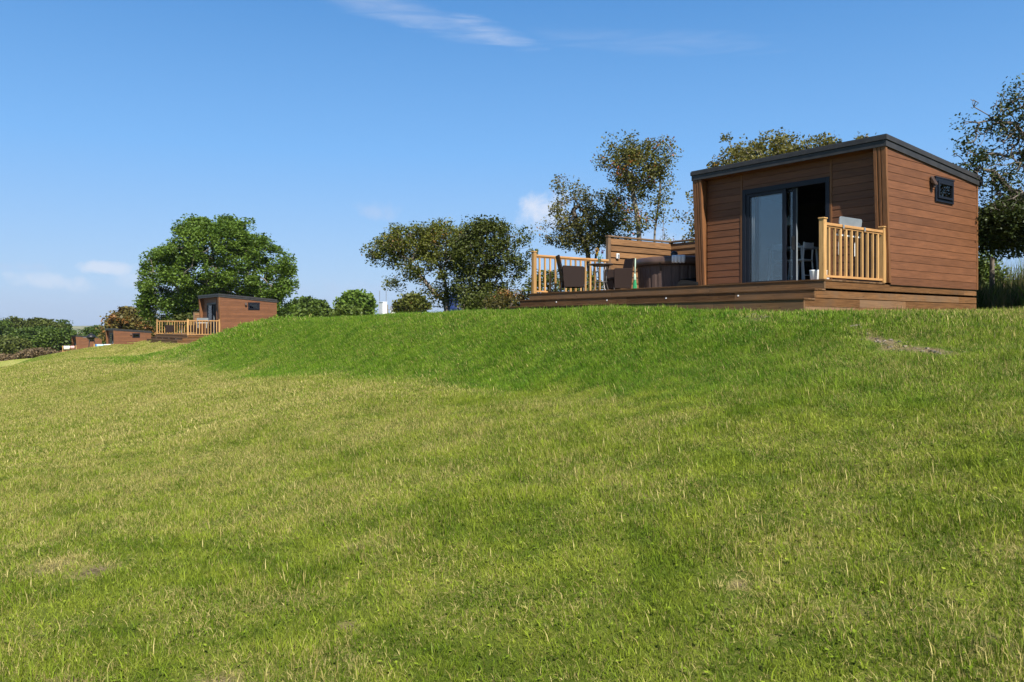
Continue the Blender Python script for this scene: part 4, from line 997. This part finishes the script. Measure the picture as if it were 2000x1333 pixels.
# woodland left: each tree its own
wl = [(-20, 165, 662, 50, 42, 'olive woodland tree cut by the left picture edge', 0), (30, 172, 655, 44, 42, 'tallest dark woodland tree near the left picture edge', 1), (78, 178, 652, 40, 36, 'olive woodland tree rising behind the two broad green trees', 1), (118, 185, 655, 26, 30, 'woodland tree forming the right end of the wood skyline', 0),
      (62, 148, 672, 52, 40, 'broad green tree at the front of the wood', 0), (108, 140, 675, 42, 38, 'green tree just left of the farthest cabin', 0), (15, 140, 688, 46, 32, 'low dark tree at the left foot of the wood', 1), (185, 175, 660, 24, 22, 'dark round tree between the two far cabins', 0), (205, 200, 662, 18, 18, 'small dark tree just left of the small cabin', 0)]
for i, (px, d, cy, rx, ry, txt, kk) in enumerate(wl):
    rr = random.Random(i+60)
    bl = [(px, cy, rx*.8, ry*.85)]+[(px+rr.uniform(-.6, .6)*rx, cy+rr.uniform(-.35, .75)*ry, rx*rr.uniform(.35, .55), ry*rr.uniform(.35, .5)) for _ in range(5)]
    x, y = at(px, d)
    tree_at('woodland_tree', txt, 'tree', px, d, bl, 130, 12000, .30, ('wood_leaf', 'wood_leaf2')[kk], 'darkbark', 70+i, trunk_px=[(px, cy+ry*.6)], zbase=gz(x, y)-.5, clump=.65, r_twig=.03, group='woodland trees left of the cabins')
# round trees on the skyline between the big tree and the deck
for i, (px, d, bl, lm, txt, pz) in enumerate([
        (606, 115, [(603, 604, 28, 18), (588, 608, 20, 14), (624, 608, 18, 14)], 'wood_leaf', 'dark domed tree on the skyline right of the big tree', 625),
        (700, 105, [(692, 594, 26, 19), (706, 591, 19, 15), (718, 606, 15, 13), (681, 604, 14, 14)], 'ash', 'tall green domed tree on the skyline left of the white pillar', 620),
        (803, 110, [(803, 596, 24, 15), (790, 600, 16, 10), (818, 600, 14, 10)], 'haw', 'small flat domed tree on the skyline right of the white pillar', 612)]):
    tree_at('round_tree', txt, 'tree', px, d, bl, 110, 7000, .30, lm, 'darkbark', 90+i, trunk_px=[(px, pz-8)], zbase=zof(pz+8, d), clump=.5, r_twig=.022, group='domed trees on the skyline')
for i, (px, d, bl, lm, lbl) in enumerate([
        (612, 62, [(612, 618, 32, 7), (580, 626, 30, 6), (634, 615, 13, 7), (555, 631, 18, 5)], 'bush', 'long low gorse bush on the crest right of the big tree'),
        (676, 58, [(674, 613, 14, 7), (687, 615, 10, 6)], 'bush', 'rounded gorse bush on the crest below the tall domed tree'),
        (560, 90, [(562, 612, 24, 14), (548, 620, 18, 12)], 'wood_leaf', 'dark bush at the right foot of the big tree')]):
    x, y = at(px, d); tree_at('gorse_bush', lbl, 'bush', px, d, bl, 90, 6500, .15, lm, 'darkbark', 110+i, trunk_px=[(px, 618)], zbase=zof(632, d), clump=.28, r_twig=.01, group='bushes on the crest')

tree_at('hedge_bush', 'dark hedge bush under the left side of the big green tree', 'bush', 350, 66, [(345, 642, 30, 14), (375, 636, 34, 18), (400, 630, 26, 20)], 130, 12000, .16, 'hawdark', 'darkbark', 120, trunk_px=[(350, 650)], zbase=zof(668, 66), clump=.3, r_twig=.01)
# scrub along the hedge
def scrub(name, label, px, d, bl, lm, n, lv, ls, seed, zb=None): tree_at(name, label, 'bush', px, d, bl, n, lv, ls, lm, 'darkbark', seed, trunk_px=[(px, 598)], zbase=zb, clump=.2, r_twig=.006, group='scrub along the hedge line')
scrub('bramble_bush', 'dark bramble bush at the foot of the dense hawthorn', 955, 33.5, [(940, 594, 34, 16), (975, 590, 26, 14), (1005, 596, 18, 10)], 'hawdark', 80, 3500, .075, 130)
scrub('bramble_bush', 'reddish brown bramble at the left end of the deck', 985, 30, [(990, 588, 16, 16), (1015, 586, 14, 12), (970, 596, 14, 9)], 'autumn', 60, 1800, .06, 131)
scrub('bramble_bush', 'dark bramble behind the railing and rattan chairs', 1085, 29, [(1060, 560, 30, 26), (1110, 570, 30, 22), (1150, 560, 26, 26)], 'hawdark', 90, 3200, .07, 132)
scrub('elder_bush', 'shaded dark bush behind the right wall of the nearest cabin', 1922, 20.3, [(1915, 545, 16, 36), (1935, 560, 18, 26), (1925, 520, 8, 18)], 'bush', 80, 3000, .06, 133)

for i, (px, d, bl, lbl) in enumerate([(15, 122, [(0, 704, 24, 10), (30, 702, 22, 9)], 'brown bracken bush at the left picture edge below the wood'), (75, 122, [(65, 694, 24, 8), (92, 691, 20, 7)], 'brown bracken bush between the wood and the left field')]):
    tree_at('bracken_bush', lbl, 'bush', px, d, bl, 60, 4000, .22, 'bracken', 'darkbark', 140+i, trunk_px=[(px, 702)], zbase=zof(716, d), clump=.4, r_twig=.01, group='bracken bushes below the wood')
# tall grass along the hedge (stuff)
def tall_grass():
    coll = bpy.data.collections.new('tall_tufts')
    for v in range(3): coll.objects.link(blades('tall_%d' % v, 130, .55, .75, .012, 300+v, M['tall'], .45, .4))
    for v in range(2): coll.objects.link(blades('tall_n%d' % v, 60, .5, .6, .035, 320+v, M['nettle'], .6, .5))
    rs = np.random.RandomState(8); n = 2600
    t = rs.uniform(-9, 46, n); s = np.where(t < 1.0, rs.uniform(7.6, 12.5, n), rs.uniform(8.0, 10.5, n))
    x, y = L(s, t); keep = rs.rand(n) < np.where(t < 2, 1., np.where(t < 13, .6, .55+.45*fbm(x, y, .3, 2, 5))); s, t, x, y = s[keep], t[keep], x[keep], y[keep]
    z = terrain(x, y); h = np.where(t < 2, .72+.03*(s-7.6)*6, .55+.4*fbm(x, y, .5, 2, 6))*(.8+.4*rs.rand(len(x)))
    scl = np.stack([np.ones_like(h), np.ones_like(h), h], 1); rot = np.stack([0*h, 0*h, rs.rand(len(h))*6.28], 1)
    idx = np.where(rs.rand(len(h)) < .68, rs.randint(0, 3, len(h)), rs.randint(3, 5, len(h)))
    scatter('tall_grass', np.stack([x, y, z], 1), rot, scl, idx, coll, 'unmown tall seeding grass and nettles along the hedge behind the cabins', 'tall grass', dict(lush=0*h, dry=h*0+.5))
tall_grass()

# wire fence along the hedge
def wire_fence(label, pts, hh=1.15):
    x0, y0 = pts[0]; c = thing('wire_fence', label, 'fence', (x0, y0, gz(x0, y0)), 0, 'wire fences along the hedge'); z0 = gz(x0, y0)
    tops = []
    for i, (x, y) in enumerate(pts):
        z = gz(x, y)-z0; rr = random.Random(i); h = hh*rr.uniform(.95, 1.08)
        MB().tube([(x-x0, y-y0, z-.2), (x-x0+rr.uniform(-.03, .03), y-y0, z+h)], [.06, .055], 9, rr.random()).build('fence_post', M['post'], c); tops.append((x-x0, y-y0, z))
    for hgt in (.55, .8, 1.05):
        MB().tube([(a, b-.06, q_+hgt) for (a, b, q_) in tops], .004, 4).build('wire', M['wire'], c)
wire_fence('dark post and wire fence under the tall tree right of the nearest cabin', [L(8.6, .72), L(8.6, -2.1), L(8.7, -5)], 1.3)
wire_fence('grey post and wire fence along the hedge left of the deck', [at(705, 44), at(726, 43), at(780, 41), at(835, 39), at(873, 36), at(905, 34.5), at(948, 33), at(1000, 31), at(1060, 29)], .95)

# dock stalk by the cabin
dk = thing('dock_plant', 'tall dock stalk with rusty seed head beside the fence post', 'plant', (*L(8.0, .95), gz(*L(8.0, .95))), 0)
MB().tube([(0, 0, 0), (.02, 0, .7), (.0, .02, 1.35)], [.012, .01, .006], 6).build('stalk', M['seedtop'], dk)
d_ = MB()
for i in range(140):
    rr = random.Random(i+900); z = rr.uniform(.95, 1.5); r_ = .075*(1-abs(z-1.2)/.42); a = rr.random()*6.28; p = Vector((r_*math.cos(a), r_*math.sin(a), z))
    d_.face([p, p+Vector((.025, 0, .01)), p+Vector((.02, .015, .03)), p+Vector((0, .015, .02))], rr.random())
d_.build('seed_head', M['seedtop'], dk)

# white service pillar with two rods, on the crest
x, y = at(748, 50); zb = zof(622, 50)
sp = thing('service_pillar', 'white utility pillar with two thin rods on the grassy crest', 'utility pillar', (x, y, zb), R(38))
MB().box(-.15, .15, -.26, .26, -.6, 1.0).build('cabinet', M['white'], sp, bevel=.01); MB().box(-.17, .17, -.28, .28, 1.001, 1.03).build('cap', M['white'], sp, bevel=.008); MB().box(-.155, -.1505, -.18, .18, .1, .9).build('door_panel', M['white'], sp)
for dx in (-.1, .2): MB().tube([(dx, .15-dx, 1.03), (dx, .15-dx, 1.75)], .016, 8).build('rod', M['wire'], sp)
# blue tarpaulin covered heap under the trees
x, y = at(900, 44); tz = gz(x, y)
hp = thing('tarpaulin_heap', 'dark blue tarpaulin covered heap between the two hawthorn trunks', 'tarpaulin', (x, y, zof(612, 44)), 0)
prof = []; mb = MB(); n1_, n2_ = 20, 10
for j in range(n2_+1):
    ph = j/n2_*math.pi/2
    for i in range(n1_):
        a = 2*math.pi*i/n1_; rr = 1+.08*math.sin(3*a+j)+.05*math.sin(7*a); mb.v.append((1.0*rr*math.cos(a)*math.cos(ph)**.6, .8*rr*math.sin(a)*math.cos(ph)**.6, 1.22*math.sin(ph)-.1))
for j in range(n2_):
    for i in range(n1_): a0 = j*n1_+i; a1 = j*n1_+(i+1) % n1_; mb.f.append((a0, a1, a1+n1_, a0+n1_)); mb.t.append(.5)
mb.build('sheet', M['blue'], hp, True); MB().tube([(.5, -.75, -.1), (.5, -.75, 1.0)], .05, 8).build('prop_pole', M['post'], hp)
# far farm buildings and mast
def barn(label, px, d, py, w_, dp, h, rh):
    x, y = at(px, d); c = thing('farm_building', label, 'building', (x, y, zof(py, d)-6), 0, 'far farm buildings'); z0 = 0; z1 = 6+h
    MB().box(-w_/2, w_/2, 0, dp, z0, z1).build('wall', M['render'], c)
    r_ = MB(); r_.prism([(-w_/2-.3, -.4, z1), (-w_/2-.3, dp+.4, z1), (-w_/2-.3, dp/2, z1+rh)], (w_+.6, 0, 0)); r_.build('roof', M['slate'], c)
    for k in range(3): MB().box(-w_/2+w_*(.2+.3*k)-.4, -w_/2+w_*(.2+.3*k)+.4, -.05, -.002, z1-1.7, z1-.6).build('window', M['frame'], c)
barn('pale far farm building right of the white pillar', 788, 240, 612, 7, 6, .8, 1.2)
barn('small far white building beside the mast', 772, 250, 608, 3, 4, .9, .9)
x, y = at(757, 180); ms = thing('mast', 'thin dark mast with cross arm right of the white pillar', 'mast', (x, y, zof(640, 180)), 0)
MB().tube([(0, 0, 0), (0, 0, 5.2)], [.16, .12], 8).build('pole', M['post'], ms); MB().box(-.1, .9, -.06, .06, 3.9, 4.05).build('cross_arm', M['post'], ms)

# barbecue on the small cabin's slope
x, y = W3(2, -1.2, -1.2, 0)[:2]
x, y = at(178, 80); bz = zof(676, 80)
bq = thing('barbecue', 'black barbecue on legs in front of the towel covered railing', 'barbecue', (x, y, bz), 0)
MB().lathe([(.05, .62), (.3, .68), (.42, .86), (.42, .90), (.40, 1.0), (.24, 1.14), (.06, 1.2)], n=24).build('kettle', M['black'], bq, True); MB().box(-.75, -.43, -.18, .18, .82, .85).build('side_shelf', M['greyplate'], bq)
for k in range(3): a = R(30+120*k); MB().tube([(.25*math.cos(a), .25*math.sin(a), .72), (.42*math.cos(a), .42*math.sin(a), -.2)], .03, 8).build('leg', M['black'], bq)
MB().tube([(-.1, -.02, 1.2), (-.1, -.02, 1.27), (.1, -.02, 1.27), (.1, -.02, 1.2)], .02, 6).build('handle', M['chairmetal'], bq)

# loose stones at the foot of the skirting and in the scar (stuff: rubble)
def stones():
    mb = MB(); rr = random.Random(4)
    for i in range(210):
        if i < 90: sx, tx = rr.gauss(1.5, .35), -rr.uniform(.05, .32); x, y = L(sx, tx)
        else:
            a, b = SCAR[rr.randrange(6)]; f = rr.random(); x = a[0]+(b[0]-a[0])*f+rr.gauss(0, .09); y = a[1]+(b[1]-a[1])*f+rr.gauss(0, .09)
        z = gz(x, y); r_ = rr.uniform(.008, .028)
        if i in (100, 101, 102): r_ = .04; x, y = 4.87+.05*(i-100), 11.4; z = gz(x, y)
        n = len(mb.v); tone = rr.random()
        for (k, zz) in ((5, -.5), (5, .5)):
            for q_ in range(k): an = 2*math.pi*q_/k+rr.uniform(-.3, .3); mb.v.append((x+r_*rr.uniform(.7, 1.2)*math.cos(an), y+r_*rr.uniform(.7, 1.2)*math.sin(an), z+r_*.7*(zz+.45)))
        for q_ in range(5): mb.f.append((n+q_, n+(q_+1) % 5, n+5+(q_+1) % 5, n+5+q_)); mb.t.append(tone)
        mb.f.append(tuple(n+5+q_ for q_ in range(5))); mb.t.append(tone)
    tag(mb.build('rubble', M['stone']), 'pale stones and rubble in the bare earth by the nearest deck', 'stones', kind='stuff')
stones()

# ------------------------------------------------------------------ thin summer haze over the valley
hz = MB().box(-3600, 3600, -60, 3600, -260, 90).build('haze', None); hz.data.materials.clear()
hm, hk, ho = mat('haze_air')
hk.l.new(hk('ShaderNodeVolumePrincipled', {'Color': (.72, .82, 1, 1), 'Density': .00009, 'Anisotropy': .2}).outputs[0], ho.inputs[1]); hz.data.materials.append(hm)
tag(hz, 'thin pale blue summer haze over the far valley', 'haze', kind='stuff')
